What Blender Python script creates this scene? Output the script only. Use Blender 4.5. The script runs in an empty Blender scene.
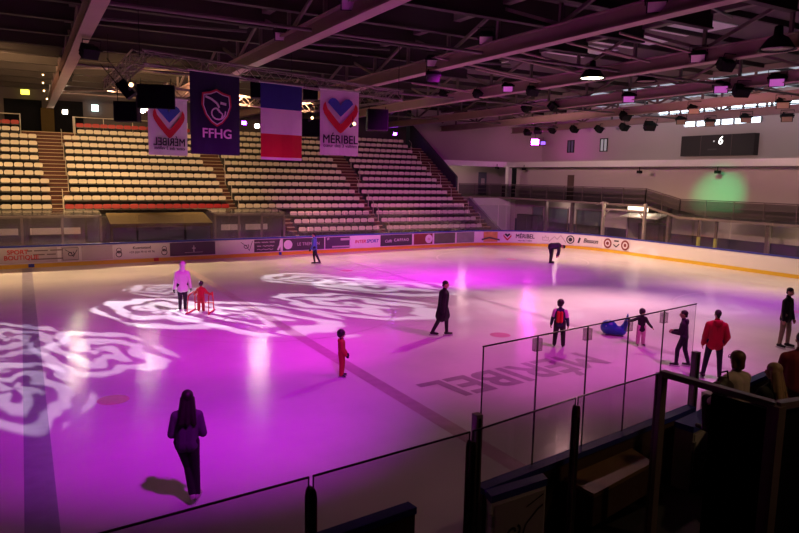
import bpy, bmesh, math, random
from mathutils import Vector as V, Matrix as M, Euler, noise
random.seed(5)
SC = bpy.context.scene
COL = SC.collection
PI = math.pi
R = math.radians

# ------------------------------------------------------------------ camera
F_PX, PITCH, ROLL, YAW, CAMH = 668.0, R(7.63), R(1.157), R(29.44), 4.77
_fw = V((math.sin(YAW)*math.cos(PITCH), math.cos(YAW)*math.cos(PITCH), -math.sin(PITCH)))
_rt = V((math.cos(YAW), -math.sin(YAW), 0)); _up = _rt.cross(_fw)
CR = _rt*math.cos(ROLL)+_up*math.sin(ROLL); CU = CR.cross(_fw); CF = _fw
CO = V((0, 0, CAMH))
def at(x, y, z=None, Y=None, X=None, D=None):
    d = CR*((x-399.5)/F_PX)+CU*((266.5-y)/F_PX)+CF
    if D is not None: t = D
    elif z is not None: t = (z-CAMH)/d.z
    elif Y is not None: t = Y/d.y
    else: t = X/d.x
    return CO+d*t
def px(p):
    v = V(p)-CO; w = v.dot(CF)
    return (399.5+F_PX*v.dot(CR)/w, 266.5-F_PX*v.dot(CU)/w, w)
cam = bpy.data.objects.new('camera', bpy.data.cameras.new('camera'))
COL.objects.link(cam)
cam.matrix_world = M(((CR.x, CU.x, -CF.x, 0), (CR.y, CU.y, -CF.y, 0), (CR.z, CU.z, -CF.z, CAMH), (0, 0, 0, 1)))
cam.data.sensor_width = 36; cam.data.lens = F_PX*36/799; cam.data.clip_start = .05; cam.data.clip_end = 300
SC.camera = cam

# ------------------------------------------------------------------ materials
MATS = {}
def mat(name, col, rough=.6, metal=0, var=.12, scale=6, emit=None, es=1, alpha=None, bump=0, stretch=None, spec=.5):
    if name in MATS: return MATS[name]
    m = bpy.data.materials.new(name); m.use_nodes = True
    nt = m.node_tree; N = nt.nodes; L = nt.links
    b = N['Principled BSDF']
    b.inputs['Roughness'].default_value = rough; b.inputs['Metallic'].default_value = metal
    b.inputs['Specular IOR Level'].default_value = spec
    c = (*col, 1)
    if var > 0:
        tc = N.new('ShaderNodeTexCoord'); no = N.new('ShaderNodeTexNoise'); no.inputs['Scale'].default_value = scale; no.inputs['Detail'].default_value = 4
        if stretch:
            mp = N.new('ShaderNodeMapping'); mp.inputs['Scale'].default_value = stretch
            L.new(tc.outputs['Object'], mp.inputs[0]); L.new(mp.outputs[0], no.inputs['Vector'])
        else: L.new(tc.outputs['Object'], no.inputs['Vector'])
        mx = N.new('ShaderNodeMix'); mx.data_type = 'RGBA'
        mx.inputs[6].default_value = (*[x*(1-var) for x in col], 1); mx.inputs[7].default_value = (*[min(1, x*(1+var)) for x in col], 1)
        L.new(no.outputs['Fac'], mx.inputs[0]); L.new(mx.outputs[2], b.inputs['Base Color'])
        if bump:
            bp = N.new('ShaderNodeBump'); bp.inputs['Strength'].default_value = bump; bp.inputs['Distance'].default_value = .02
            L.new(no.outputs['Fac'], bp.inputs['Height']); L.new(bp.outputs[0], b.inputs['Normal'])
    else: b.inputs['Base Color'].default_value = c
    if emit: b.inputs['Emission Color'].default_value = (*emit, 1); b.inputs['Emission Strength'].default_value = es
    MATS[name] = m
    return m
def glass(name, tint, refl=.06, haze=0, hazecol=(.5, .5, .5)):
    m = bpy.data.materials.new(name); m.use_nodes = True
    nt = m.node_tree; N = nt.nodes; L = nt.links; N.remove(N['Principled BSDF'])
    o = N['Material Output']; t = N.new('ShaderNodeBsdfTransparent'); t.inputs[0].default_value = (*tint, 1)
    g = N.new('ShaderNodeBsdfGlossy'); g.inputs['Roughness'].default_value = .04; g.inputs[0].default_value = (.9, .9, .9, 1)
    fr = N.new('ShaderNodeLayerWeight'); pw = N.new('ShaderNodeMath'); pw.operation = 'POWER'; pw.inputs[1].default_value = 4.5
    ml = N.new('ShaderNodeMath'); ml.operation = 'MULTIPLY_ADD'; ml.inputs[1].default_value = .6; ml.inputs[2].default_value = refl*.6
    mx = N.new('ShaderNodeMixShader'); L.new(fr.outputs['Facing'], pw.inputs[0]); L.new(pw.outputs[0], ml.inputs[0]); ml.use_clamp = True
    L.new(ml.outputs[0], mx.inputs[0]); L.new(t.outputs[0], mx.inputs[1]); L.new(g.outputs[0], mx.inputs[2])
    last = mx
    if haze:
        d = N.new('ShaderNodeBsdfDiffuse'); d.inputs[0].default_value = (*hazecol, 1)
        m2 = N.new('ShaderNodeMixShader'); m2.inputs[0].default_value = haze
        L.new(mx.outputs[0], m2.inputs[1]); L.new(d.outputs[0], m2.inputs[2]); last = m2
    L.new(last.outputs[0], o.inputs['Surface']); MATS[name] = m
    return m
cream = mat('seat_cream', (.78, .70, .56), .45, var=.06, scale=1.5)
redp = mat('seat_red', (.40, .01, .015), .45, var=.1)
seatdark = mat('seat_bracket', (.02, .02, .022), .6)
seatpan_shaded = mat('seat_pan_shaded', (.11, .10, .085), .6)  # dark pan colour stands in for the shade below the backrests
concrete = mat('terrace_concrete', (.055, .052, .05), .9, var=.25, scale=2)
stairred = mat('stair_red', (.10, .032, .022), .8, var=.2, scale=3)
nosing = mat('stair_nosing', (.55, .42, .28), .6)
steelpaint = mat('truss_paint', (.29, .175, .18), .55, var=.15, scale=1.2)
steelmid = mat('truss_web_paint', (.13, .085, .09), .6, var=.15); trussm = mat('truss_alloy', (.20, .15, .15), .45, .5, var=.1)
steeldark = mat('truss_dark', (.12, .085, .09), .6, var=.2, scale=1.5)
deckm = mat('roof_deck_lit', (.58, .46, .34), .85, var=.2, scale=.6)  # roof deck at the left, warm light worked into a paler colour
purlinm = mat('purlin_dark', (.028, .02, .02), .8)
black = mat('black_plastic', (.010, .010, .011), .7, var=.2, spec=.15)
blackmatte = mat('black_cloth', (.006, .006, .008), .95, spec=.05)
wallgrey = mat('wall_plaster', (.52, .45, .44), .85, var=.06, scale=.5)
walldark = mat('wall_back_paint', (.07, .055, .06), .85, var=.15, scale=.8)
whitep = mat('white_paint', (.78, .76, .74), .5, var=.05)
boardw = mat('board_white', (.76, .74, .73), .35, var=.05, scale=1)
kicky = mat('kick_yellow', (.72, .47, .03), .4, var=.08, scale=2)
capblue = mat('cap_blue', (.045, .06, .34), .5, var=.1, spec=.12)
rubber = mat('rubber_floor', (.018, .017, .02), .8, var=.3, scale=3)
alu = mat('aluminium', (.45, .43, .42), .35, .8, var=.1)
postdark = mat('post_brown', (.12, .07, .075), .45, .3, var=.15)
tub = mat('grey_rail', (.55, .5, .42), .4, .3, var=.1)
navy = mat('cloth_navy', (.012, .012, .05), .8, var=.15, scale=3)
white = mat('cloth_white', (.74, .66, .72), .8, var=.05, scale=3)
cred = mat('cloth_red', (.55, .01, .03), .8, var=.1, scale=3)
cblue = mat('cloth_blue', (.02, .03, .2), .8, var=.1, scale=3)
inkw = mat('ink_white', (.75, .7, .75), .6, var=0)
inkd = mat('ink_dark', (.02, .02, .035), .6, var=0)
inkr = mat('ink_red', (.5, .03, .03), .6, var=0)
inkb = mat('ink_blue', (.03, .06, .35), .6, var=0)
g_front = glass('glass_front', (.80, .77, .80), .06)
g_rink = glass('glass_rink', (.93, .92, .93), .04)
g_far = glass('glass_far', (.9, .9, .92), .05, .02)
g_rail = glass('glass_rail', (.26, .25, .27), .05, .04, (.2, .18, .18))
glassedge = mat('glass_edge', (.02, .016, .02), .3, var=0)

# ------------------------------------------------------------------ mesh helpers
class MB:
    def __init__(s): s.v = []; s.f = []; s.m = []; s.sm = []
    def add(s, vs, fs, mi=0, smooth=False):
        b = len(s.v); s.v += [tuple(p) for p in vs]
        for f in fs: s.f.append(tuple(b+i for i in f)); s.m.append(mi); s.sm.append(smooth)
    def box(s, x0, x1, y0, y1, z0, z1, mi=0):
        s.add([(x0, y0, z0), (x1, y0, z0), (x1, y1, z0), (x0, y1, z0), (x0, y0, z1), (x1, y0, z1), (x1, y1, z1), (x0, y1, z1)],
              [(3, 2, 1, 0), (4, 5, 6, 7), (0, 1, 5, 4), (1, 2, 6, 5), (2, 3, 7, 6), (3, 0, 4, 7)], mi)
    def bar(s, a, b, w, h, mi=0, up=(0, 0, 1)):
        a, b = V(a), V(b); d = (b-a).normalized(); u = V(up)
        if abs(d.dot(u)) > .99: u = V((0, 1, 0))
        x = d.cross(u).normalized(); u = x.cross(d)
        P = [a-x*w/2-u*h/2, a+x*w/2-u*h/2, a+x*w/2+u*h/2, a-x*w/2+u*h/2]
        s.add(P+[p+(b-a) for p in P], [(0, 1, 2, 3), (7, 6, 5, 4), (1, 0, 4, 5), (2, 1, 5, 6), (3, 2, 6, 7), (0, 3, 7, 4)], mi)
    def tube(s, pts, r, n=8, mi=0):
        pts = [V(p) for p in pts]; ring = []
        for i, p in enumerate(pts):
            d = (pts[min(i+1, len(pts)-1)]-pts[max(i-1, 0)]).normalized()
            u = V((0, 0, 1)) if abs(d.z) < .95 else V((1, 0, 0))
            x = d.cross(u).normalized(); u = x.cross(d)
            rr = r[i] if isinstance(r, (list, tuple)) else r
            ring.append([p+x*rr*math.cos(2*PI*k/n)+u*rr*math.sin(2*PI*k/n) for k in range(n)])
        vs = [p for q in ring for p in q]; fs = []
        for i in range(len(pts)-1):
            for k in range(n): fs.append((i*n+k, i*n+(k+1) % n, (i+1)*n+(k+1) % n, (i+1)*n+k))
        s.add(vs, fs, mi, True)
        s.add(ring[0], [tuple(range(n))[::-1]], mi); s.add(ring[-1], [tuple(range(n))], mi)
    def prism(s, pts, off, mi=0):
        n = len(pts); pts = [V(p) for p in pts]; o = V(off)
        s.add(pts+[p+o for p in pts], [tuple(range(n))[::-1], tuple(range(n, 2*n))]+[(i, (i+1) % n, n+(i+1) % n, n+i) for i in range(n)], mi)
    def lathe(s, prof, n=16, mi=0, c=(0, 0, 0)):
        vs = [(c[0]+r*math.cos(2*PI*k/n), c[1]+r*math.sin(2*PI*k/n), c[2]+z) for r, z in prof for k in range(n)]
        s.add(vs, [(i*n+k, i*n+(k+1) % n, (i+1)*n+(k+1) % n, (i+1)*n+k) for i in range(len(prof)-1) for k in range(n)], mi, True)
    def build(s, name, mats, parent=None, mw=None):
        me = bpy.data.meshes.new(name); me.from_pydata(s.v, [], s.f)
        for m in (mats if isinstance(mats, (list, tuple)) else [mats]): me.materials.append(m)
        me.polygons.foreach_set('material_index', s.m); me.polygons.foreach_set('use_smooth', s.sm)
        bm = bmesh.new(); bm.from_mesh(me); bmesh.ops.recalc_face_normals(bm, faces=bm.faces); bm.to_mesh(me); bm.free()
        return link(name, me, parent, mw)
def link(name, data, parent=None, mw=None):
    o = bpy.data.objects.new(name, data); COL.objects.link(o)
    if parent is not None: o.parent = parent
    if mw is not None: o.matrix_local = mw
    return o
def tag(o, label=None, cat=None, group=None, kind=None):
    if label: o['label'] = label
    if cat: o['category'] = cat
    if group: o['group'] = group
    if kind: o['kind'] = kind
    return o
def thing(name, label, cat, loc=(0, 0, 0), mw=None, group=None):
    o = link(name, None, None, mw if mw is not None else M.Translation(V(loc)))
    return tag(o, label, cat, group)
def struct(mb, name, mats, label=None):
    o = mb.build(name, mats); o['kind'] = 'structure'
    if label: o['label'] = label
    return o
def frame(o, xd, up=(0, 0, 1)):
    x = V(xd).normalized(); u = V(up); n = x.cross(u).normalized(); u = n.cross(x)   # local x along xd, y up, z toward viewer
    return M(((x.x, u.x, n.x, o[0]), (x.y, u.y, n.y, o[1]), (x.z, u.z, n.z, o[2]), (0, 0, 0, 1)))
def text(name, s, size, m, parent, mw, bold=0, sx=1, ext=.004, align='CENTER', shear=0, space=1):
    cu = bpy.data.curves.new('t', 'FONT'); cu.body = s; cu.size = size; cu.align_x = align; cu.align_y = 'CENTER'
    cu.extrude = ext; cu.offset = 0; cu.shear = shear; cu.space_character = space; cu.resolution_u = 4
    o = bpy.data.objects.new('t', cu); COL.objects.link(o)
    bpy.context.view_layer.update()
    me = bpy.data.meshes.new_from_object(o.evaluated_get(bpy.context.evaluated_depsgraph_get()))
    bpy.data.objects.remove(o); me.materials.clear(); me.materials.append(m); me.name = name
    if bold > .004:
        b = bold*size*.8; bm = bmesh.new()
        for q_, (dx, dy) in enumerate(((b, b), (-b, b), (b, -b), (-b, -b), (0, 0))):
            n0 = len(bm.verts); bm.from_mesh(me); bm.verts.ensure_lookup_table()
            for v in bm.verts[n0:]: v.co.x += dx; v.co.y += dy; v.co.z += .0007*q_
        bm.to_mesh(me); bm.free()
    if sx != 1: me.transform(M.Scale(sx, 4, (1, 0, 0)))
    return link(name, me, parent, mw)
ORD = ['zeroth', 'first', 'second', 'third', 'fourth', 'fifth', 'sixth', 'seventh', 'eighth', 'ninth', 'tenth', 'eleventh', 'twelfth', 'thirteenth', 'fourteenth', 'fifteenth',
       'sixteenth', 'seventeenth', 'eighteenth', 'nineteenth', 'twentieth', 'twenty-first', 'twenty-second', 'twenty-third', 'twenty-fourth', 'twenty-fifth', 'twenty-sixth', 'twenty-seventh', 'twenty-eighth']

# ------------------------------------------------------------------ rink path
BL = (V((-14, 37.0-14*.0735, 0)), V((26.3, 37.0+26.3*.0735, 0)))      # far long boards
def make_path():
    a, b = BL; xe = 34.5; d = (b-a).normalized()
    t = (xe-a.x)/d.x; cor = a+d*t
    ang = math.acos(d.dot(V((0, -1, 0)))); r = 7.0; tl = r/math.tan((PI-ang)/2)
    p0 = cor-d*tl; nrm = V((d.y, -d.x, 0)); c = p0+nrm*r
    a0 = math.atan2(-nrm.y, -nrm.x)
    P = [a, p0] if False else [a+(p0-a)*(i/60) for i in range(61)]
    for i in range(1, 25):
        th = a0-ang*i/24; P.append(c+V((math.cos(th), math.sin(th), 0))*r)
    q = P[-1]
    for i in range(1, 31): P.append(V((xe, q.y+(14-q.y)*i/30, 0)))
    for i in range(1, 17):
        th = -PI/2*i/16; P.append(V((xe-7, 14, 0))+V((math.cos(th), math.sin(th), 0))*7)
    return P
PATH = make_path()
NEAR_L, NEAR_R = V((-14, 4.2, 0)), V((27.5, 9.2, 0))
def offset(P, d):
    out = []
    for i, p in enumerate(P):
        t = (P[min(i+1, len(P)-1)]-P[max(i-1, 0)]).normalized(); out.append(p+V((t.y, -t.x, 0))*d)   # d>0 inward (to the ice)
    return out
def strip(mb, P, d0, d1, z0, z1, mi=0):
    A, B = offset(P, d0), offset(P, d1); n = len(P)
    vs = [V((p.x, p.y, z)) for z in (z0, z1) for q in (A, B) for p in q]
    fs = []
    for i in range(n-1):
        fs += [(i, i+1, n+i+1, n+i), (2*n+i, 3*n+i, 3*n+i+1, 2*n+i+1), (i, 2*n+i, 2*n+i+1, i+1), (n+i, n+i+1, 3*n+i+1, 3*n+i)]
    fs += [(0, n, 3*n, 2*n), (n-1, 3*n-1, 4*n-1, 2*n-1)]
    mb.add(vs, fs, mi)

# ------------------------------------------------------------------ ice and floor
def ice_material():
    m = bpy.data.materials.new('ice'); m.use_nodes = True; N = m.node_tree.nodes; L = m.node_tree.links; b = N['Principled BSDF']
    tc = N.new('ShaderNodeTexCoord'); n1 = N.new('ShaderNodeTexNoise'); n1.inputs['Scale'].default_value = .35; n1.inputs['Detail'].default_value = 6
    L.new(tc.outputs['Object'], n1.inputs['Vector'])
    cr = N.new('ShaderNodeValToRGB'); cr.color_ramp.elements[0].color = (.66, .68, .72, 1); cr.color_ramp.elements[1].color = (.84, .85, .86, 1)
    cr.color_ramp.elements[0].position = .3; cr.color_ramp.elements[1].position = .7
    L.new(n1.outputs['Fac'], cr.inputs[0]); L.new(cr.outputs[0], b.inputs['Base Color'])
    mp = N.new('ShaderNodeMapping'); mp.inputs['Scale'].default_value = (2.2, 7, 1); mp.inputs['Rotation'].default_value = (0, 0, .4)
    n2 = N.new('ShaderNodeTexNoise'); n2.inputs['Scale'].default_value = 1.6; n2.inputs['Detail'].default_value = 8; n2.inputs['Roughness'].default_value = .65
    L.new(tc.outputs['Object'], mp.inputs[0]); L.new(mp.outputs[0], n2.inputs['Vector'])
    bp = N.new('ShaderNodeBump'); bp.inputs['Strength'].default_value = .2; bp.inputs['Distance'].default_value = .02
    L.new(n2.outputs['Fac'], bp.inputs['Height']); L.new(bp.outputs[0], b.inputs['Normal'])
    rr = N.new('ShaderNodeMapRange'); rr.inputs[3].default_value = .09; rr.inputs[4].default_value = .19
    L.new(n2.outputs['Fac'], rr.inputs[0]); L.new(rr.outputs[0], b.inputs['Roughness'])
    b.inputs['Specular IOR Level'].default_value = .06
    return m
icem = ice_material()
mb = MB(); mb.box(-16, 46, -3, 56, -.3, -.012)
struct(mb, 'floor', rubber, 'dark rubber floor around the ice rink')
poly = PATH+[NEAR_R, NEAR_L]
mb = MB(); mb.add([(p.x, p.y, 0) for p in poly], [tuple(range(len(poly)))])
ice = struct(mb, 'ice_floor', icem, 'skating rink ice sheet with painted hockey lines')
def paintm(name, c): return mat(name, c, .3, var=.25, scale=3, spec=.07)
pblue = paintm('ice_paint_blue', (.30, .29, .42)); pred = paintm('ice_paint_red', (.50, .38, .46)); pgrey = paintm('ice_paint_grey', (.52, .50, .54)); pletter = paintm('ice_paint_letter', (.38, .34, .40)); preddot = paintm('ice_paint_dot', (.62, .25, .40))
def yl(X): return 37.0+X*.0735
def near_y(X): return NEAR_L.y+(X-NEAR_L.x)*(NEAR_R.y-NEAR_L.y)/(NEAR_R.x-NEAR_L.x)
for nm, X, w, m in (('blue_line_marking', .02, .42, pblue), ('centre_line_marking', 7.0, .36, pred), ('blue_line_marking', 15.75, .30, pgrey), ('goal_line_marking', 30.6, .08, pred)):
    mb = MB(); y1 = yl(X)-.1 if X < 27 else 38
    mb.add([(X-w/2, near_y(X)+.3, .002), (X+w/2, near_y(X)+.3, .002), (X+w/2, y1, .002), (X-w/2, y1, .002)], [(0, 1, 2, 3)])
    mb.build(nm, m, ice)
def ring(cx, cy, r0, r1, z=.0025, n=64):
    mb = MB(); vs = []
    for k in range(n):
        c, s_ = math.cos(2*PI*k/n), math.sin(2*PI*k/n); vs += [(cx+c*r0, cy+s_*r0, z), (cx+c*r1, cy+s_*r1, z)]
    mb.add(vs, [(2*k, 2*k+1, (2*k+3) % (2*n), (2*k+2) % (2*n)) for k in range(n)]); return mb
ring(7.3, 22.4, 4.45, 4.53).build('circle_marking', pgrey, ice)
ring(25.5, 31.5, 4.45, 4.52).build('circle_marking', pgrey, ice)
ring(25.5, 14.2, 4.45, 4.52).build('circle_marking', pgrey, ice)
for p in ((1.46, 14.73), (12.65, 16.01), (14.2, 30.6), (25.5, 14.2), (25.5, 31.5)): ring(p[0], p[1], 0, .32).build('spot_marking', preddot, ice)
text('ice_lettering', 'MÉRIBEL', 1.7, pletter, ice, M.Translation((10.62, 12.6, .004)) @ M.Rotation(PI+R(6), 4, 'Z'), bold=.03, sx=.90, ext=0)

# ------------------------------------------------------------------ boards
mb = MB(); strip(mb, PATH, 0, -.1, .2, 1.02)
boards = mb.build('dasher_boards', boardw)
tag(boards, 'long white rink boards with yellow kick strip and blue cap along the far side', 'boards')
mb = MB(); strip(mb, PATH, .012, -.1, 0, .2); mb.build('kickplate', kicky, boards)
mb = MB(); strip(mb, PATH, .03, -.13, 1.02, 1.1); mb.build('cap_rail', capblue, boards)
# helper: find path position seen at photo column x
SP = []
for i in range(len(PATH)-1):
    for k in range(8): SP.append(PATH[i].lerp(PATH[i+1], k/8))
SP = [p for p in SP if p.y > 18.5]
SX = [px((p.x, p.y, .6))[0] for p in SP]
def seg(x0, x1):
    P = [p for p, x in zip(SP, SX) if x0 <= x <= x1]
    return P
def advert(name, x0, x1, m, label, z0=.26, z1=.98, group='advertising panels on the rink boards'):
    P = seg(x0, x1); mb = MB(); strip(mb, P, .05, .02, z0, z1)
    o = mb.build(name, m); tag(o, label, 'sign', group)
    a, b = P[0], P[-1]; c = (a+b)/2; mid = P[len(P)//2]; t = (b-a).normalized()
    mw = frame(mid+V((t.y, -t.x, 0))*.056+V((0, 0, (z0+z1)/2)), t)
    AD.append((o, mw, x0, x1))
    return o, mw, (b-a).length
def bend(o, w, x0, x1):
    P = SP; mid = seg(x0, x1); mid = mid[len(mid)//2]; i0 = P.index(mid); wi = w.inverted(); zc = w.translation.z
    acc = [0.0]
    for i in range(1, len(P)): acc.append(acc[-1]+(P[i]-P[i-1]).length)
    def pos(s):
        s += acc[i0]; lo, hi = 0, len(acc)-2
        while lo < hi:
            m_ = (lo+hi+1)//2
            if acc[m_] <= s: lo = m_
            else: hi = m_-1
        t = (P[lo+1]-P[lo]); ln = t.length; t = t/ln; return P[lo]+t*(s-acc[lo]), V((t.y, -t.x, 0))
    for ch in [c for c in bpy.data.objects if c.parent == o]:
        ml = wi @ ch.matrix_local
        for v in ch.data.vertices:
            q = ml @ v.co; p, n = pos(q.x); v.co = p+n*(.054+q.z)+V((0, 0, zc+q.y))
        ch.matrix_local = M()
AD = []
def T(mw, x, y, z=0): return mw @ M.Translation((x, y, z))
def disc(mb, x, y, r, mi=0, r0=0, n=20, z=.004):
    vs = []
    for k in range(n):
        c, s_ = math.cos(2*PI*k/n), math.sin(2*PI*k/n); vs += [(x+c*r0, y+s_*r0, z), (x+c*r, y+s_*r, z)]
    mb.add(vs, [(2*k, 2*k+1, (2*k+3) % (2*n), (2*k+2) % (2*n)) for k in range(n)], mi)
def polyl(mb, pts, w, mi=0, z=.004):
    for a, b in zip(pts[:-1], pts[1:]):
        a, b = V((*a, z)), V((*b, z)); d = (b-a).normalized(); n = V((-d.y, d.x, 0))*w/2
        mb.add([a-n, b-n, b+n, a+n], [(0, 1, 2, 3)], mi)
def swirl(k=1.0, ox=0): return [(ox+k*math.cos(t)*(.1+t*.03), k*math.sin(t)*(.1+t*.018)) for t in [i*.45 for i in range(17)]]
adgrey = mat('ad_greyish', (.50, .45, .46), .5, var=.05); addark = mat('ad_dark', (.055, .04, .055), .5, var=.2, scale=2); adpurple = mat('ad_purple', (.07, .035, .09), .5, var=.2, scale=2)
adred = mat('ad_red', (.20, .03, .035), .5, var=.2); adgreen = mat('ad_green', (.10, .11, .075), .5, var=.3, scale=3); adgrn2 = mat('ad_pale_green', (.23, .25, .21), .5, var=.3, scale=3)
adland = mat('ad_landscape', (.62, .40, .10), .5, var=.5, scale=3)
o, w, l = advert('advertising_panel', -25, 58.3, adgrey, 'pale panel with red SPORT BOUTIQUE lettering at the left end of the far boards')
text('lettering', 'SPORT', .3, inkr, o, T(w, -.0, .17), .03); text('lettering', 'BOUTIQUE', .3, inkr, o, T(w, .15, -.1), .03)
for yy, q in ((.22, (.4, .62, .7, 1.3, 1.4, 1.95)), (.02, (.65, 1.15, 1.25, 1.65)), (-.2, (.55, 1.95))):
    mb = MB()
    for k in range(0, len(q), 2): polyl(mb, [(q[k], yy), (q[k+1], yy)], .06)
    mb.build('small_print', mat('ink_faint', (.16, .12, .13), .6, var=0), o, w)
o, w, l = advert('advertising_panel', 61, 79, adgrey, 'pale panel with a black framed scribble, second from the left end of the far boards')
mb = MB(); polyl(mb, [(-.36, -.3), (.36, -.3), (.36, .3), (-.36, .3), (-.36, -.3)], .02); polyl(mb, swirl(.55), .04); polyl(mb, [(-.25, .22), (0, .05), (.12, -.15), (.3, .2)], .03); mb.build('emblem', inkd, o, w)
o, w, l = advert('advertising_panel', 80, 113, adgrey, 'plain pale panel without lettering left of the white phone number panel')
o, w, l = advert('advertising_panel', 114, 168, boardw, 'white panel with a phone number between two round monograms')
text('lettering', 'Kuentstand', .2, inkd, o, T(w, 0, .17), .02); text('lettering', '+33 (0)4 79 41 49 76', .15, inkd, o, T(w, 0, -.06), .01)
for s in (-1, 1):
    mb = MB(); disc(mb, 0, .08, .13, 0, .1); disc(mb, 0, -.13, .16, 0, .12); polyl(mb, swirl(.4), .03); mb.build('emblem', inkd, o, T(w, s*1.15, 0))
o, w, l = advert('advertising_panel', 169, 216, adpurple, 'dark purple panel with a small white star')
mb = MB(); polyl(mb, [(0, -.18), (0, .18)], .05); polyl(mb, [(-.1, .03), (.1, .03)], .05); polyl(mb, [(-.5, -.2), (.5, -.2)], .02); mb.build('emblem', inkw, o, w)
o, w, l = advert('advertising_panel', 217, 252, boardw, 'white panel with dark scribble at its right end below the left shelter')
mb = MB(); polyl(mb, swirl(.6), .04); polyl(mb, [(-.3, .25), (.05, 0), (.2, -.25), (.4, .3)], .03); mb.build('emblem', inkd, o, T(w, .6, 0))
o, w, l = advert('advertising_panel', 253, 281, addark, 'dark panel with grey script lettering and a pale leaf')
mb = MB()
for yy, q in ((.2, (-.85, -.5, -.42, .0, .08, .4)), (-.02, (-.7, -.45, -.35, .35)), (-.22, (-.7, .3))):
    for k in range(0, len(q), 2): polyl(mb, [(q[k]+(q[k+1]-q[k])*t/8, yy+.035*math.sin(t*2.4)) for t in range(9)], .04)
mb.build('script_lettering', adgrey, o, w)
mb = MB(); polyl(mb, [(.6, -.3), (.75, 0), (.8, .3)], .12); mb.build('emblem', inkw, o, w)
o, w, l = advert('advertising_panel', 282, 324, addark, 'dark panel with white disc reading LE TREMPLIN behind the skater in blue')
mb = MB(); disc(mb, -1.05, 0, .28); mb.build('emblem', inkw, o, w); text('lettering', 'LE TREMPLIN', .26, adgrey, o, T(w, .3, 0), .01)
o, w, l = advert('advertising_panel', 325, 350, adpurple, 'dark purple panel with faint lettering left of the white INTERSPORT panel')
mb = MB(); polyl(mb, [(-.75, .22), (-.6, .3)], .12); polyl(mb, [(.2, .2), (.9, .2)], .14); polyl(mb, [(-.4, -.25), (.9, -.25)], .1); mb.build('small_print', adgrey, o, w)
o, w, l = advert('advertising_panel', 351, 379, boardw, 'white panel with red and blue INTERSPORT lettering')
text('lettering', 'INTER', .3, inkr, o, T(w, -.42, 0), .02, shear=.2); text('lettering', 'SPORT', .3, inkb, o, T(w, .48, 0), .02, shear=.2)
o, w, l = advert('advertising_panel', 380, 412, addark, 'dark panel with white CAFFARO lettering right of the white INTERSPORT panel')
text('lettering', 'Caffè', .26, inkw, o, T(w, -.7, -.05), shear=.3); text('lettering', 'CAFFAO', .26, inkw, o, T(w, .35, 0), .01, space=1.3)
o, w, l = advert('advertising_panel', 413, 433, adred, 'dark red panel with a round white emblem at its right')
mb = MB(); disc(mb, .45, 0, .3); mb.build('emblem', inkw, o, w); mb = MB(); polyl(mb, swirl(.4, .45), .03, 0, .008); mb.build('emblem', inkr, o, w)
o, w, l = advert('advertising_panel', 434, 455, adgreen, 'dark olive panel near the rounded corner of the boards')
o, w, l = advert('advertising_panel', 456, 474, adgrn2, 'grey green panel at the rounded corner of the boards')
o, w, l = advert('advertising_panel', 483, 498, adland, 'small yellow landscape panel left of the MÉRIBEL lettering on the boards')
mb = MB(); polyl(mb, [(-.7, -.2), (-.1, -.05), (.7, -.22)], .12); mb.build('emblem', adgreen, o, w)
def heart_parts(parent, mw, s, mats, z=.004):
    blue = [(0, -.06), (-.72, .70), (-.64, .86), (-.48, .97), (-.28, .95), (-.1, .78), (0, .58), (.1, .78), (.28, .95), (.48, .97), (.64, .86), (.72, .70)]
    redv = [(-.86, .74), (-.97, .55), (-1.0, .32), (-.93, .08), (-.7, -.27), (-.35, -.68), (-.12, -.93), (0, -1.0), (.12, -.93), (.35, -.68), (.7, -.27), (.93, .08), (1.0, .32), (.97, .55), (.86, .74), (.74, .36), (.1, -.4), (0, -.47), (-.1, -.4), (-.74, .36)]
    for pts, m, nm in ((blue, mats[0], 'heart_emblem'), (redv, mats[1], 'chevron_emblem')):
        mb = MB(); mb.add([(p[0]*s, p[1]*s*.86, z) for p in pts], [tuple(range(len(pts)))])
        o = mb.build(nm, m, parent, mw)
        bm = bmesh.new(); bm.from_mesh(o.data); bmesh.ops.triangulate(bm, faces=bm.faces); bm.to_mesh(o.data); bm.free()
o, w, l = advert('advertising_panel', 502, 538, boardw, 'white panel with red heart emblem and dark MÉRIBEL lettering on the end boards')
heart_parts(o, T(w, -l*.37, 0), .3, (inkd, inkr)); sx_ = l/2.9; text('lettering', 'MÉRIBEL', .42, inkd, o, T(w, l*.13, .06), .03, sx=sx_); text('lettering', 'cœur des 3 vallées', .15, inkd, o, T(w, l*.13, -.24), .01, sx=sx_)
o, w, l = advert('advertising_panel', 541, 550, boardw, 'white panel with small grey crown emblem right of MÉRIBEL on the boards')
mb = MB(); polyl(mb, [(-.2, -.15), (-.22, .1), (-.08, 0), (0, .18), (.08, 0), (.22, .1), (.2, -.15), (-.2, -.15)], .05); mb.build('emblem', adgrey, o, w)
o, w, l = advert('advertising_panel', 552, 563, boardw, 'white panel with grey mountain outline above the bending skater')
mb = MB(); polyl(mb, [(-.6, -.25), (-.2, .15), (0, -.05), (.25, .25), (.65, -.25)], .06); mb.build('emblem', adgrey, o, w)
o, w, l = advert('advertising_panel', 566, 574, boardw, 'white panel with dark round emblem left of the Besson lettering')
mb = MB(); disc(mb, 0, 0, .3, 0, .22); disc(mb, 0, 0, .15); mb.build('emblem', inkd, o, w)
o, w, l = advert('advertising_panel', 577, 602, boardw, 'white panel with black Besson lettering')
text('lettering', 'Besson', .42, inkd, o, T(w, .1, 0), .03, sx=l/2.0, shear=.25); mb = MB(); polyl(mb, [(-l*.44, -.2), (-l*.38, .18)], .14); mb.build('emblem', inkd, o, w)
o, w, l = advert('advertising_panel', 605, 630, boardw, 'white panel with two dark red round emblems right of Besson')
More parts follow.
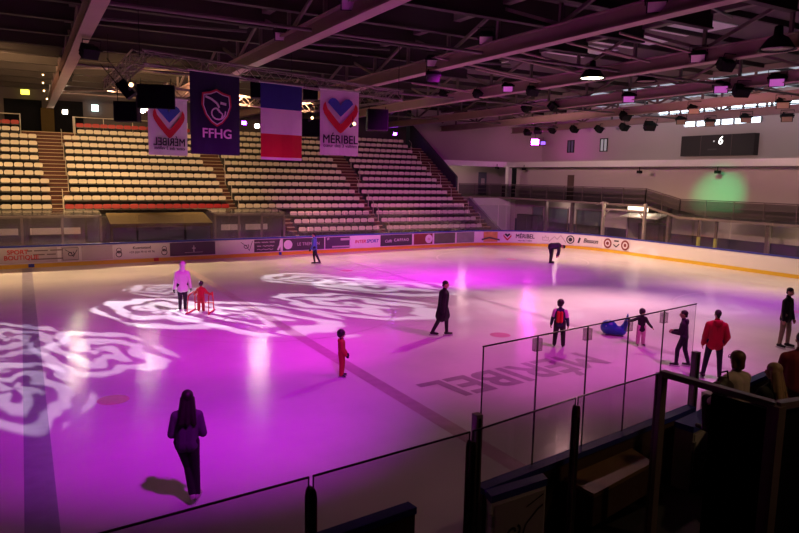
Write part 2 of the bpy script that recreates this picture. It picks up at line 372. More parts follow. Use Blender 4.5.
for x in (-.75, .75):
    mb = MB(); disc(mb, x, -.02, .34, 0); mb.build('emblem', adred, o, w); mb = MB(); disc(mb, x, -.02, .22, 0, .12, z=.008); mb.build('emblem', inkw, o, w)
mb = MB(); polyl(mb, [(-.2, .2), (.2, .2)], .1); polyl(mb, [(-.25, -.05), (0, -.2), (.25, .02)], .08); mb.build('emblem', inkd, o, w)
bpy.context.view_layer.update()
for q in AD: bend(*q)
for x in (31, 156):   # coloured squares where the lines meet the kick strip
    P = seg(x-3.2, x+3.2); mb = MB(); strip(mb, P, .03, .014, .03, .2); mb.build('line_mark', capblue if x == 31 else inkr, boards)
P = seg(277.5, 281.5); mb = MB(); strip(mb, P, .03, .014, .03, .2); mb.build('line_mark', capblue, boards)
# far protective glass
def pane(P0, P1, z0, z1, th, gm, name='glass_pane', parent=None, edge=.012):
    a, b = V(P0), V(P1); d = (b-a); d.z = 0; d.normalize(); n = V((-d.y, d.x, 0))*th/2
    mb = MB()
    vs = [V((p.x, p.y, z))+s*n for z in (z0, z1) for p in (a, b) for s in (-1, 1)]
    mb.add(vs, [(0, 2, 6, 4), (1, 5, 7, 3)], 0)
    mb.add(vs, [(4, 6, 7, 5), (0, 4, 5, 1), (2, 3, 7, 6)], 1)
    return mb.build(name, [gm, glassedge], parent)
L = [0.0]
for i in range(1, len(SP)): L.append(L[-1]+(SP[i]-SP[i-1]).length)
out = offset(SP, -.05); last = 0; k = 0
vis = [i for i in range(len(SP)) if -30 < SX[i] < 830]
i0 = vis[0]
for i in vis:
    if L[i]-L[i0] >= 2.4:
        k += 1
        side = 'far' if out[i].x < 26 else ('corner' if out[i].y > 32 else 'right end')
        dd = (out[i]-out[i0]).normalized()*.05; o = pane(out[i0]+dd, out[i]-dd, 1.1, 2.5 if out[i].x < 26 else 2.9, .012, g_far, 'rink_glass_panel')
        tag(o, f'clear protective glass panel on the {side} boards, {ORD[k]} panel from the left', 'glass panel', 'protective glass on the far boards')
        i0 = i

# ------------------------------------------------------------------ grandstand
def tz(i): return .70+.47*i
def ty(i): return 40.5+.8*i
def fy(i): return 40.05+.8*i
mb = MB()
for i in range(15):
    x0 = 15.0 if i < 3 else -15; x1 = 31.0
    mb.box(x0, x1, fy(i), fy(i)+(.8 if i < 14 else 4.4), -.05 if i == 0 or i == 3 else tz(i)-.6, tz(i))
mb.box(-15, 31, 43.4, 54, -.05, .2)
struct(mb, 'grandstand_terrace_floor', concrete, 'dark stepped concrete terrace under the rows of seats')
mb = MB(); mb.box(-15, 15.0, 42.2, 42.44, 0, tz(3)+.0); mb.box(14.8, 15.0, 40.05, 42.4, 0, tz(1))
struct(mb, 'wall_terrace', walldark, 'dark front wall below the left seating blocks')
def b_range(i):
    B = {}
    if i >= 3: B['far left'] = (-4.6, [1.45, 1.45, 1.45, 1.45, 1.2, 1.2, 1.0, 1.0, 1.0, 1.0, .05, .05][i-3])
    if i >= 3: B['centre left'] = ([2.1, 2.1, 2.5, 2.5, 2.5, 2.5, 2.5, 2.55, 2.55, 2.55, 3.43, 3.43][i-3], 11.6 if i < 9 else 11.1)
    B['centre right'] = (15.4 if i < 3 else (12.15 if i < 8 else 12.55), 21.3)
    B['far right'] = (21.85 if i < 7 else 22.7, 29.95 if i < 4 else 29.4)
    return B
def seat_mesh(col):
    mb = MB(); w = .215
    w = .238; pts = [(-w+.05, .47), (-w, .52), (-w, .66), (-w+.04, .715), (-w+.1, .73), (w-.1, .73), (w-.04, .715), (w, .66), (w, .52), (w-.05, .47)]
    mb.prism([V((x, .12+.10*(z-.43)-.3*x*x, z)) for x, z in pts], (0, .035, 0), 0)
    pan = [(-w, .14), (-w, -.2), (-w+.06, -.26), (w-.06, -.26), (w, -.2), (w, .14)]
    mb.prism([V((x, y, .41)) for x, y in pan], (0, 0, .03), 2)
    # bracket and leg
    mb.box(-.03, .03, -.16, .16, .36, .41, 1); mb.box(-.035, .035, .06, .13, 0, .36, 1); mb.box(-.12, .12, .04, .15, 0, .02, 1)
    me = mb.build('seat', [col, seatdark, seatpan_shaded]); d = me.data; bpy.data.objects.remove(me); return d
SM = {'cream': seat_mesh(cream), 'red': seat_mesh(redp)}
seats = []
for i in range(15):
    for blk, (a, b) in b_range(i).items():
        n = int((b-a)/.5+1e-6); st = (b-a)/n
        for k in range(n):
            X = a+st*(k+.5); p = px((X, ty(i), tz(i)+.6))
            c = 'red' if (i == 14 and X < 13.5) or (i == 3 and blk == 'centre left') else 'cream'
            seats.append((p[2], i, blk, k+1, n, X, c, -8 < p[0] < 806))
vis = sorted([s for s in seats if s[7]])
big, small = vis[:300], vis[300:]
for d, i, blk, k, n, X, c, _ in big:
    o = link('stadium_seat', SM[c], None, M.Translation((X, ty(i), tz(i))))
    tag(o, f'{c} plastic stadium seat, {ORD[k]} from left, {ORD[i+1 if "right" in blk else i-2]} row up, {blk} block', 'seat', 'stadium seats on the grandstand')
bm = bmesh.new()
for d, i, blk, k, n, X, c, _ in small:
    s0 = len(bm.verts); f0 = len(bm.faces); bm.from_mesh(SM[c]); bm.verts.ensure_lookup_table(); bm.faces.ensure_lookup_table()
    t = V((X, ty(i), tz(i)))
    for v in bm.verts[s0:]: v.co += t
    if c == 'red':
        for f in bm.faces[f0:]:
            if f.material_index == 0: f.material_index = 3
me = bpy.data.meshes.new('stadium_seating'); bm.to_mesh(me); bm.free()
for m in (cream, seatdark, seatpan_shaded, redp): me.materials.append(m)
tag(link('stadium_seating', me), 'upper rows of cream and red plastic seats towards the back of the grandstand', 'seats', 'stadium seats on the grandstand', 'stuff')
# aisles
aisles = {'first': [(i,)+((1.45, 2.1) if i < 6 else ((1.0, 2.5) if i < 13 else (.05, 3.43))) for i in range(3, 15)],
          'second': [(i, 11.6 if i < 9 else 11.1, 12.15 if i < 8 else 12.55) for i in range(3, 15)],
          'third': [(i, 21.3, 21.85 if i < 7 else 22.7) for i in range(15)],
          'fourth': [(i, 29.95 if i < 4 else 29.4, 30.9) for i in range(15)],
          'lower': [(i, 14.85, 15.4) for i in range(3)]}
for nm, A in aisles.items():
    mb = MB()
    for i, a, b in A:
        a += .02; b -= .02
        mb.box(a, b, fy(i)-.012, fy(i)+.79, tz(i)-.2, tz(i)+.012, 0); mb.box(a, b, fy(i)-.03, fy(i)+.05, tz(i)-.02, tz(i)+.016, 1)
        if i < 14: mb.box(a, b, fy(i+1)-.4, fy(i+1)-.014, tz(i), tz(i)+.235, 0); mb.box(a, b, fy(i+1)-.42, fy(i+1)-.34, tz(i)+.205, tz(i)+.24, 1)
    if nm == 'first':
        mb.box(1.45, 2.1, 42.2-.4, 42.4, 0, tz(2)-.1, 0)
    struct(mb, 'stairs', [stairred, nosing], f'dark red stairs of the {nm} grandstand aisle')['kind'] = 'structure'
    if nm == 'lower': continue
    for i, a, b in A:
        if (i % 2) == (0 if nm in ('first', 'third') else 1) or i in (3,):
            X = b-.07 if nm != 'fourth' else a+.07
            mb = MB(); mb.tube([(X, fy(i)+.12, tz(i)+.01), (X, fy(i)+.12, tz(i)+.86), (X, fy(i)+.2, tz(i)+.95), (X, fy(i)+.5, tz(i)+1.1)], .022, 6)
            o = mb.build('handrail', tub)
            tag(o, f'slim pale handrail post beside the {nm} aisle from the left, at row {ORD[i+1]} up', 'handrail', 'handrail posts along the grandstand aisles')
# guard rails at the top of the stand
for a, b, lab in ((-6, .1, 'left of the first aisle'), (3.3, 11, 'right of the first aisle')):
    mb = MB(); y = fy(14)+.9; z = tz(14)
    top = z+1.15
    mb.tube([(a, y, top), (b if a < 0 else 11, y, top)], .03, 6); ends = (b,) if a < 0 else (a,)
    o = thing('guard_rail', f'pale tubular guard rail behind the top seat row, {lab}', 'rail', ((a+b)/2, y, z))
    loc = V(((a+b)/2, y, z)); mbs = MB(); mbs.tube([V((a, y, top))-loc, V((b, y, top))-loc], .03, 6); mbs.build('top_rail', tub, o)
    n = 4
    for k in range(n+1):
        X = a+(b-a)*k/n; mp = MB(); mp.tube([V((X, y, z))-loc, V((X, y, top))-loc], .028, 6); mp.build('post', tub, o)
    e = b if a < 0 else a; me_ = MB(); me_.tube([V((e, y, top))-loc, V((e, y-1.0, top-.05))-loc, V((e, y-1.0, z-.4))-loc], .03, 6); me_.build('end_hoop', tub, o)
# sloped parapet on the right of the stand
greyw = mat('parapet_grey', (.20, .20, .21), .8, var=.1, scale=1); darkw = mat('parapet_dark', (.045, .05, .065), .8, var=.1)
mb = MB(); mb.prism([(31.3, 40.0, 0), (31.3, 44.3, 0), (31.3, 44.3, 3.25), (31.3, 40.0, .85)], (.2, 0, 0)); struct(mb, 'wall_parapet', greyw, 'grey sloping parapet at the foot of the right grandstand edge')
mb = MB(); mb.prism([(31.3, 46.3, 3.3), (31.3, 54, 7.7), (31.3, 54, 9.6), (31.3, 46.3, 4.9)], (.2, 0, 0)); struct(mb, 'wall_parapet', darkw, 'dark sloping parapet beside the upper right rows')

# ------------------------------------------------------------------ building shell
ZC = 11.0
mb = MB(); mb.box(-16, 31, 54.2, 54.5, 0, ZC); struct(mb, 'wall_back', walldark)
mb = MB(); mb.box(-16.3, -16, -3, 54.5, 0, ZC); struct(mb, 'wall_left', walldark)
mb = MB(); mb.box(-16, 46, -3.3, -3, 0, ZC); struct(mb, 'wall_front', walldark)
XE = 42.8
mb = MB()
y0c, y1c = 12, 36
XW = 39.3
mb.box(XE, XE+.3, -3, 49, 6.0, 8.85); mb.box(XE, XE+.3, -3, 27.6, 8.85, 9.45); mb.box(XE, XE+.3, 33.6, 49, 8.85, 9.45); mb.box(XE, XE+.3, 27.6, 33.6, 9.2, 9.45)
mb.box(XE, XE+.3, y1c, 49, 9.45, ZC); mb.box(XE, XE+.3, -3, y1c, 10.35, ZC); mb.box(XE, XE+.3, -3, y0c, 9.45, 10.35); struct(mb, 'wall_right', wallgrey)
mb = MB(); mb.box(XW, XW+.3, -3, 31.2, -.012, 6.0); mb.box(XW, XW+.3, 35.2, 48.3, -.012, 6.0); mb.box(XW, XW+.3, 31.2, 35.2, 3.0, 6.0); struct(mb, 'wall_lower', wallgrey)
mb = MB(); mb.box(XW+.3, 42.5, 31.0, 31.2, -.012, 3.0); mb.box(XW+.3, 42.5, 35.2, 35.4, -.012, 3.0); struct(mb, 'wall_garage', whitep)
mb = MB(); mb.prism([(31.5, 54.1, 6.2), (XE+.3, 48.95, 6.2), (XE+.3, 48.95, ZC), (31.5, 54.1, ZC)], (.1, .25, 0)); struct(mb, 'wall_far', wallgrey)
mb = MB(); mb.box(31.5, XE, 54.0, 54.3, 0, 6.3); struct(mb, 'wall_passage', wallgrey)
mb = MB(); mb.box(38.35, 38.75, -3, 48.95, 5.82, 6.28); mb.box(31.6, 38.75, 48.6, 48.94, 5.85, 6.3); struct(mb, 'trim_1', whitep, 'white ledge above the balcony')
mb = MB(); mb.box(38.75, XE, -3, 54, 6.28, 6.34); mb.box(31.5, 38.75, 48.95, 54, 6.28, 6.34); struct(mb, 'ceiling_balcony', wallgrey)
mb = MB(); mb.tube([(38.3, -3, 5.8), (38.3, 48.5, 5.8)], .05, 6); struct(mb, 'trim_2', steeldark)
mb = MB(); mb.box(38.15, 38.55, 48.05, 48.45, 0, 5.85); struct(mb, 'column', whitep, 'white corner column carrying the ledge')
balc = mat('balcony_edge', (.24, .19, .17), .8, var=.1)
mb = MB(); mb.box(37.3, XW, 32.0, 48.2, 3.05, 3.2); mb.box(31.6, 38.5, 48.2, 54, 3.05, 3.2); mb.box(37.3, XW, -3, 29.2, 2.43, 2.58); mb.box(31.55, 33.2, 46.4, 48.2, 3.05, 3.2)
mb.prism([(37.3, 29.2, 2.43), (37.3, 32.0, 3.05), (37.3, 32.0, 3.2), (37.3, 29.2, 2.58)], (XW-37.3, 0, 0)); struct(mb, 'floor_balcony', balc)
mb = MB(); mb.box(XW-.05, XW, 10, 31.2, -.012, 1.25); mb.box(XW-.05, XW, 35.2, 48.2, -.012, 1.25); struct(mb, 'trim_3', navy, 'navy padding along the foot of the end wall')
T0 = [at(472, 198, Y=48.1), at(500, 229, Y=48.1), at(507, 231, Y=48.1), at(507, 198, Y=48.1)]
mb = MB(); mb.prism(T0, (0, .1, 0)); struct(mb, 'wall_triangle', whitep, 'white triangular wall under the balcony corner')
mb = MB(); mb.box(38.3, XW, 48.3, 48.5, 0, 3.05); struct(mb, 'wall_side', wallgrey)
def rail(pts, lab, n, infill, h=1.2):
    loc = V(pts[0]); o = thing('balcony_railing', lab, 'railing', loc)
    up = V((0, 0, h)); mb = MB()
    for a, b in zip(pts[:-1], pts[1:]): mb.bar(V(a)+up-loc, V(b)+up-loc, .06, .06)
    mb.build('top_rail', steeldark, o)
    for q in (.35, .62, .9):
        mb = MB()
        for a, b in zip(pts[:-1], pts[1:]): mb.bar(V(a)+up*q-loc, V(b)+up*q-loc, .03, .03)
        mb.build('mid_rail', steeldark, o)
    mb = MB()
    for a, b in zip(pts[:-1], pts[1:]):
        a, b = V(a), V(b); mb.add([a-loc, b-loc, b+up*.95-loc, a+up*.95-loc], [(0, 1, 2, 3)])
    mb.build('infill_panel', infill, o)
    tot = sum((V(b)-V(a)).length for a, b in zip(pts[:-1], pts[1:])); k = 0
    for a, b in zip(pts[:-1], pts[1:]):
        a, b = V(a), V(b); m = max(1, round((b-a).length/1.9))
        for j in range(m+1):
            p = a.lerp(b, j/m); mp = MB(); mp.bar(p-loc, p+up-loc, .05, .05); mp.build('post', steeldark, o)
rail([(37.4, 48.0, 3.2), (37.4, 32.0, 3.2), (37.4, 29.2, 2.58), (37.4, 12, 2.58)], 'long dark railing with mesh infill along the right end balcony', 20, g_rail, 1.12)
rail([(38.0, 48.25, 3.2), (33.0, 48.25, 3.2)], 'short dark railing on the landing between balcony column and grandstand', 3, g_rail, 1.12)
# doors, windows
brown = mat('door_brown', (.10, .065, .05), .6); bluegrey = mat('door_blue_grey', (.13, .14, .19), .6); winm = mat('window_dusk', (.10, .12, .15), .15, emit=(.5, .6, .7), es=.02)
p = at(570.5, 190, X=XW)
mb = MB(); mb.box(XW-.06, XW, p.y-.36, p.y+.36, 3.2, at(570, 175, X=XW).z); struct(mb, 'door_1', brown)
mb = MB(); mb.tube([(XW-.12, p.y-.28, 4.2), (XW-.06, p.y-.28, 4.2)], .05, 8); mb.build('door_handle', alu, bpy.data.objects['door_1'])
p = at(482.5, 180, Y=53.9)
mb = MB(); mb.box(p.x-.45, p.x+.45, 53.85, 53.98, 3.2, 5.4); d2 = struct(mb, 'door_2', bluegrey)
mb = MB(); mb.box(p.x-.2, p.x+.2, 53.82, 53.85, 4.2, 4.8); mb.build('door_window', adgrey, d2)
for k, (x, y) in enumerate(((571, 146.5), (604, 145))):
    p = at(x, y, X=XE); mb = MB(); h = .55; w_ = .42
    for (a, b, c, d) in ((-w_, w_, -h, -h+.07), (-w_, w_, h-.07, h), (-w_, -w_+.07, -h, h), (w_-.07, w_, -h, h), (-.035, .035, -h, h)):
        mb.box(XE-.06, XE, p.y+a, p.y+b, p.z+c, p.z+d, 0)
    wn = struct(mb, f'window_{k+1}', black)
    mb = MB(); mb.box(XE-.02, XE-.005, p.y-w_, p.y+w_, p.z-h, p.z+h)
    mb.build('window_pane', winm if k == 0 else mat('window_bright', (.3, .33, .35), .2, emit=(.8, .8, .78), es=.22), wn)
# clerestory strip lets daylight in under the roof
sky = mat('daylight_pane', (.6, .7, .8), .3, var=0, emit=(.72, .88, 1.0), es=4.5)
for k in range(8):
    a = 12+3*k; mb = MB(); mb.box(XE+.1, XE+.14, a+.08, a+2.92, 9.45, 10.35); w_ = struct(mb, f'window_{k+3}', sky)
    mb = MB()
    for c in (a+.0, a+1.0, a+2.0): mb.box(XE-.02, XE+.1, c-.06, c+.06, 9.45, 10.35)
    mb.box(XE-.02, XE+.1, a, a+3, 9.85, 9.92); mb.build('window_frame', steeldark, w_)
for k in range(3):
    a = 27.6+2*k; mb = MB(); mb.box(XE+.1, XE+.14, a+.05, a+1.95, 8.85, 9.2); w_ = struct(mb, f'window_{k+14}', sky)
    mb = MB(); mb.box(XE-.02, XE+.1, a-.05, a+.05, 8.85, 9.2); mb.box(XE-.02, XE+.1, a+.95, a+1.05, 8.85, 9.2); mb.build('window_frame', steeldark, w_)
# things under the balcony
def colm(x, y0, y1, label, X=37.6, m=steeldark, w=.22):
    p = at(x, y1, X=X); z1 = 2.43 if p.y < 29.5 else 3.05
    mb = MB(); mb.box(X-w/2, X+w/2, p.y-w/2, p.y+w/2, 0, z1); o = struct(mb, 'column', m, label); return o, p
for x, l in ((545, 'first'), (571, 'second'), (668, 'third'), (768, 'fourth')): colm(x, 205, 235, f'{l} column from the left under the balcony')
for x, l in ((697.5, 'left'), (714.5, 'right')):
    o, p = colm(x, 215, 250, f'dark post with yellow foot under the balcony, {l} one of a pair', w=.14)
    mb = MB(); mb.box(37.52, 37.68, p.y-.08, p.y+.08, 0, 1.35); mb.build('foot_pad', mat('pad_yellow', (.45, .50, .08), .6), o)
for k, (x0, x1, y0, y1) in enumerate(((533, 543, 207, 233), (549, 568, 208, 234), (577, 602, 208, 236))):
    a, b = at(x0, 220, X=XW), at(x1, 220, X=XW)
    mb = MB(); mb.box(XW-.05, XW, b.y, a.y, .7, 2.4); wq = struct(mb, f'window_{k+11}', mat('glass_teal', (.10, .14, .16), .2))
    mb = MB()
    for yy in (a.y, b.y): mb.box(XW-.08, XW-.01, yy-.05, yy+.05, .65, 2.45)
    mb.box(XW-.08, XW-.01, b.y, a.y, 2.38, 2.46); mb.build('window_frame', steeldark, wq)
# dark cabinet
p0, p1 = at(519, 230, X=38.6), at(540, 230, X=38.6)
o = thing('storage_cabinet', 'dark cabinet standing under the balcony left of the teal windows', 'cabinet', (38.6, (p0.y+p1.y)/2, -.012))
hw = (p0.y-p1.y)/2; mb = MB(); mb.box(-.3, .3, -hw, hw, 0, 1.75); mb.build('body', black, o)
for s in (-1, 1): mb = MB(); mb.box(-.33, -.3, s*hw/2-hw/2+.03, s*hw/2+hw/2-.03, .1, 1.7); mb.build('door', addark, o)
# gate frame by the lit garage
q0, q1 = at(602, 240, X=36.4), at(643, 242, X=36.4)
zt = at(604, 203, X=36.4).z
o = thing('gantry', 'pale steel gantry of two posts and a braced crossbar before the garage', 'frame', (36.4, (q0.y+q1.y)/2, 0))
c = (q0.y+q1.y)/2
for q, s in ((q0, 1), (q1, -1)):
    mb = MB(); mb.bar((0, q.y-c, -.012), (0, q.y-c, zt+.1), .18, .18); mb.build('post', tub, o)
    mb = MB(); mb.bar((0, q.y-c, zt-1.0), (0, q.y-c-s*.55, zt-.45), .08, .08); mb.build('brace', tub, o)
mb = MB(); mb.bar((0, q0.y-c, zt-.42), (0, q1.y-c, zt-.42), .12, .12); mb.build('crossbar', tub, o)
mb = MB(); mb.bar((0, q0.y-c-.35, zt+.0), (0, q0.y-c+.35, zt+.0), .1, .1); mb.build('sign_arm', tub, o)
# garage bay with lit canopy
litm = mat('lit_diffuser', (.9, .85, .7), .5, var=0, emit=(1, .86, .60), es=3.2)
mb = MB(); mb.box(42.4, 42.6, 31.0, 35.4, 0, 3.0); struct(mb, 'door_3', mat('gate_dark', (.02, .018, .02), .7), 'dark roller door of the garage bay')
mb = MB(); mb.prism([(38.2, 31.6, 2.2), (38.2, 34.9, 2.2), (39.5, 34.9, 2.5), (39.5, 31.6, 2.5)], (0, 0, .06))
o = mb.build('canopy', whitep); tag(o, 'white sloping canopy lit from above over the garage door', 'canopy')
a, b = at(628, 210, X=39.2), at(648, 210, X=39.2)
o = thing('light_panel', 'glowing warm white light panel above the garage canopy', 'lamp', (39.2, (a.y+b.y)/2, 2.58))
hw = (a.y-b.y)/2; mb = MB(); mb.box(-.02, .0, -hw, hw, .05, .38); mb.build('diffuser', litm, o); mb = MB(); mb.box(0, .08, -hw-.04, hw+.04, .0, .43); mb.build('housing', alu, o)
o = thing('ice_resurfacer', 'dark bulky ice resurfacer parked in the garage bay', 'machine', (40.5, 33.2, -.012))
mb = MB(); mb.prism([(-.9, -1.1, .45), (-.9, 1.1, .45), (-1.0, 1.1, 1.75), (-1.0, -1.1, 1.75)], (2.6, 0, 0)); mb.build('body', addark, o)
mb = MB(); mb.box(-1.1, -.9, -1.0, 1.0, .15, .5); mb.build('blade_housing', black, o)
for sx in (-.5, 1.2):
    for sy in (-1, 1):
        mb = MB(); mb.tube([(sx, sy*.85-.15, .4), (sx, sy*.85+.15, .4)], .4, 16); mb.build('wheel', black, o)
# shelters behind the far boards
def shelter(x0, x1, z0, z1, y, d, name, label, fm, roofm, gm, nposts, roof_t=.08):
    o = thing(name, label, 'shelter', ((x0+x1)/2, y, -.012)); w_ = (x1-x0)/2
    mb = MB(); mb.prism([(-w_, -.05, z1-.02), (w_, -.05, z1-.02), (w_, d, z1+roof_t), (-w_, d, z1+roof_t)], (0, 0, .06)); mb.build('roof', roofm, o)
    for k in range(nposts):
        X = -w_+.06+(2*w_-.12)*k/(nposts-1); mb = MB(); mb.box(X-.06, X+.06, 0, .12, 0, z1); mb.build('post', fm, o)
    mb = MB(); mb.box(-w_, w_, .0, .1, z0-.12, z0); mb.build('sill_rail', fm, o); mb = MB(); mb.box(-w_, w_, 0, .1, z1-.16, z1-.04); mb.build('head_rail', fm, o)
    mb = MB(); mb.box(-w_, w_, d-.06, d, 0, z1); mb.build('back_panel', addark, o)
    mb = MB(); mb.add([(-w_, .05, z0), (w_, .05, z0), (w_, .05, z1-.1), (-w_, .05, z1-.1)], [(0, 1, 2, 3)]); mb.build('window', gm, o)
    for k, (a, b) in enumerate(((-.6, -.05), (.1, .75))):
        mb = MB(); mb.box(w_*a, w_*b, d-.1, d-.07, z0+.45, z0+.8); mb.build('notice_board', adgrey, o)
    mb = MB(); mb.box(-w_+.2, w_-.2, d-.6, d-.2, .42, .48); mb.build('bench', adred, o)
    return o
ochre = mat('box_ochre', (.06, .042, .018), .95, var=.15, spec=.03)
shelter(-3.8, 3.6, .9, 2.5, 38.5, 1.9, 'players_shelter', 'glazed team shelter at the left behind the far boards', steeldark, g_far, g_far, 5)
shelter(4.0, 9.4, 1.0, 1.95, 38.5, 2.2, 'scorers_box', 'ochre framed officials box with dark windows behind the far boards', ochre, ochre, g_rail, 2, .45)
shelter(9.6, 13.9, .9, 2.5, 38.9, 1.9, 'players_shelter', 'glazed team shelter right of the ochre box', steeldark, g_far, g_far, 4)

# ------------------------------------------------------------------ roof
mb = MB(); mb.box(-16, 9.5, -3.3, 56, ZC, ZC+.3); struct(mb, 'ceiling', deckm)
mb = MB(); mb.box(9.5, 46, -3.3, 56, ZC, ZC+.3); struct(mb, 'ceiling', mat('roof_deck_unlit', (.085, .065, .07), .85, var=.2, scale=.6))  # same deck further right, darkened in colour where little light reaches
for k in range(18):
    y = 4+3.0*k; mb = MB(); mb.box(-16, 21.5, y, y+.16, ZC-.8, ZC); mb.box(-16, 21.5, y-.06, y+.22, ZC-.84, ZC-.78); mb.box(21.5, XE, y, y+.12, ZC-.22, ZC); struct(mb, 'beam_purlin', purlinm, f'dark roof purlin running across the hall, {ORD[k+1]} from the near end')
TX = [1.95, 8.2, 14.7, 21.5, 28.2, 34.1, 40.2]
ya, yb = -2.5, 53.8; z0 = 9.0
NY = 18; st = (yb-ya)/NY
for k, X in enumerate(TX):
    o = link('roof_truss', None, None, M.Translation((X, 0, z0))); o['kind'] = 'structure'; o['label'] = f'mauve painted steel roof truss, {ORD[k+1]} from the left'
    w_, h = (.42, .52) if k < 4 else (.36, .5)
    mb = MB(); mb.box(-w_/2, w_/2, ya, yb, 0, .05); mb.box(-w_/2, w_/2, ya, yb, h-.04, h); mb.box(-.05, .05, ya, yb, .05, h-.04); mb.build('bottom_chord', steelpaint, o)
    mb = MB(); mb.box(-.15, .15, ya, yb, 1.66, 1.94); mb.build('top_chord', steeldark, o)
    vm = MB(); vm.bar((0, 0, h), (0, 0, 1.66), .11, .11); dm = MB(); dm.bar((0, 0, h), (0, st, 1.66), .09, .11); dm2 = MB(); dm2.bar((0, 0, 1.66), (0, st, h), .09, .11)
    A = vm.build('vertical', steelmid, o); Bq = dm.build('diagonal', steelmid, o); C2 = dm2.build('diagonal', steelmid, o)
    A.location.y = ya+.1; Bq.location.y = ya; C2.location.y = ya+st
    for j in range(1, NY):
        a = A.copy(); COL.objects.link(a); a.parent = o; a.location.y = ya+st*j
        if j > 1:
            c = (Bq if j % 2 == 0 else C2).copy(); COL.objects.link(c); c.parent = o; c.location.y = ya+st*j
# plan bracing between trusses
def brace(a, b, r, lab, m=steelpaint):
    mb = MB(); mb.tube([a, b], r, 6); o = mb.build('roof_brace', m); o['kind'] = 'structure'; o['label'] = lab; return o
for k, (xa, y_a, xb, y_b) in enumerate(((435, 57, 541, 81), (476, 69, 537, 82), (501, 56, 582, 74), (520, 52, 590, 69), (566, 42, 630, 58), (412, 83, 470, 92), (620, 33, 690, 52), (605, 50, 650, 62))):
    brace(at(xa, y_a, z=9.3), at(xb, y_b, z=9.3), .045, f'thin diagonal roof brace, number {k+1} between the trusses')
for k in range(6):
    for y in (12, 24, 36, 47):
        brace((TX[k]+.1, y, 9.55), (TX[k+1]-.1, y+3.2, 10.4), .05, 'sway brace between neighbouring roof trusses', steeldark)
for k in range(6):
    for y in (8, 20, 32, 44):
        brace((TX[k]+.2, y, 9.2), (TX[k+1]-.2, y, 9.2), .06, 'tie tube between neighbouring roof trusses', steeldark)
# roof lights
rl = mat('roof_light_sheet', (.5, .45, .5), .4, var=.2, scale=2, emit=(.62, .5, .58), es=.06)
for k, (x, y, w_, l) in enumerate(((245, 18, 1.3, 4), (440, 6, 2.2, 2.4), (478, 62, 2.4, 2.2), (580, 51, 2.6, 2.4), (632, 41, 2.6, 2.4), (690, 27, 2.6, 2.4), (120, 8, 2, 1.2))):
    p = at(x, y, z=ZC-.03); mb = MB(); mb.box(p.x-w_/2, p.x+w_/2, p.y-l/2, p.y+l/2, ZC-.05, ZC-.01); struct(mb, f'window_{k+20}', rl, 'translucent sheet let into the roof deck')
dl = mat('deck_daylight_glow', (.35, .38, .42), .5, var=.5, scale=3, stretch=(.3, 12, 1), emit=(.55, .68, .8), es=.5)  # glow added on the roof deck to stand for daylight falling on it
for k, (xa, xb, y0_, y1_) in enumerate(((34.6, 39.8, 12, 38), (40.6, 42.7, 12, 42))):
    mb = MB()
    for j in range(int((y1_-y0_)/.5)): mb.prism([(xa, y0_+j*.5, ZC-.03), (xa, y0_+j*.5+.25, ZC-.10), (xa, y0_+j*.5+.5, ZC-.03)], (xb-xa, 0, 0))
    struct(mb, f'window_{k+30}', dl, 'corrugated roof deck with bluish daylight added as glow')
# ------------------------------------------------------------------ floodlights hung on the trusses
lensm = mat('flood_lens', (.70, .50, .60), .15, var=.1); lensp = mat('flood_lens_magenta', (.5, .2, .5), .2, var=.1, emit=(.8, .15, .75), es=.35); lensw = mat('flood_lens_warm', (.34, .2, .15), .2, var=.1)
def flood(x, y, X, lens, label, s=1.0, yaw=None, name='floodlight'):
    p = at(x, y, X=X); d = V((p.x-0, p.y, 0)).normalized() if yaw is None else V((math.sin(yaw), math.cos(yaw), 0))
    xa = V((d.y, -d.x, 0)); mw = frame(p, xa)      # local z points back toward the near side
    o = thing(name, label, 'floodlight', mw=mw @ M.Rotation(R(38), 4, 'X'), group='floodlights on the roof trusses')
    w_, h = .26*s, .17*s
    mb = MB(); mb.prism([(-w_, -h, .12*s), (w_, -h, .12*s), (w_*.85, -h*.8, -.18*s), (-w_*.85, -h*.8, -.18*s)][:0] or [(-w_, -h, .1*s), (w_, -h, .1*s), (w_, h, .1*s), (-w_, h, .1*s)], (0, 0, -.26*s))
    for k in range(5): mb.box(-w_*.8, w_*.8, -h*.9, h*.9, -.2*s-.03*k*s, -.19*s-.03*k*s)
    mb.box(-w_-.06*s, w_+.06*s, h, h+.02, .02, .14*s)
    mb.build('housing', black, o)
    mb = MB(); mb.box(-w_*.86, w_*.86, -h*.82, h*.82, .101*s, .112*s); mb.build('lens', lens, o)
    mb = MB(); mb.tube([(-w_-.03, 0, 0), (-w_-.03, h+.22*s, -.1*s), (w_+.03, h+.22*s, -.1*s), (w_+.03, 0, 0)], .018*s, 5); mb.build('mount_yoke', black, o)
    return o
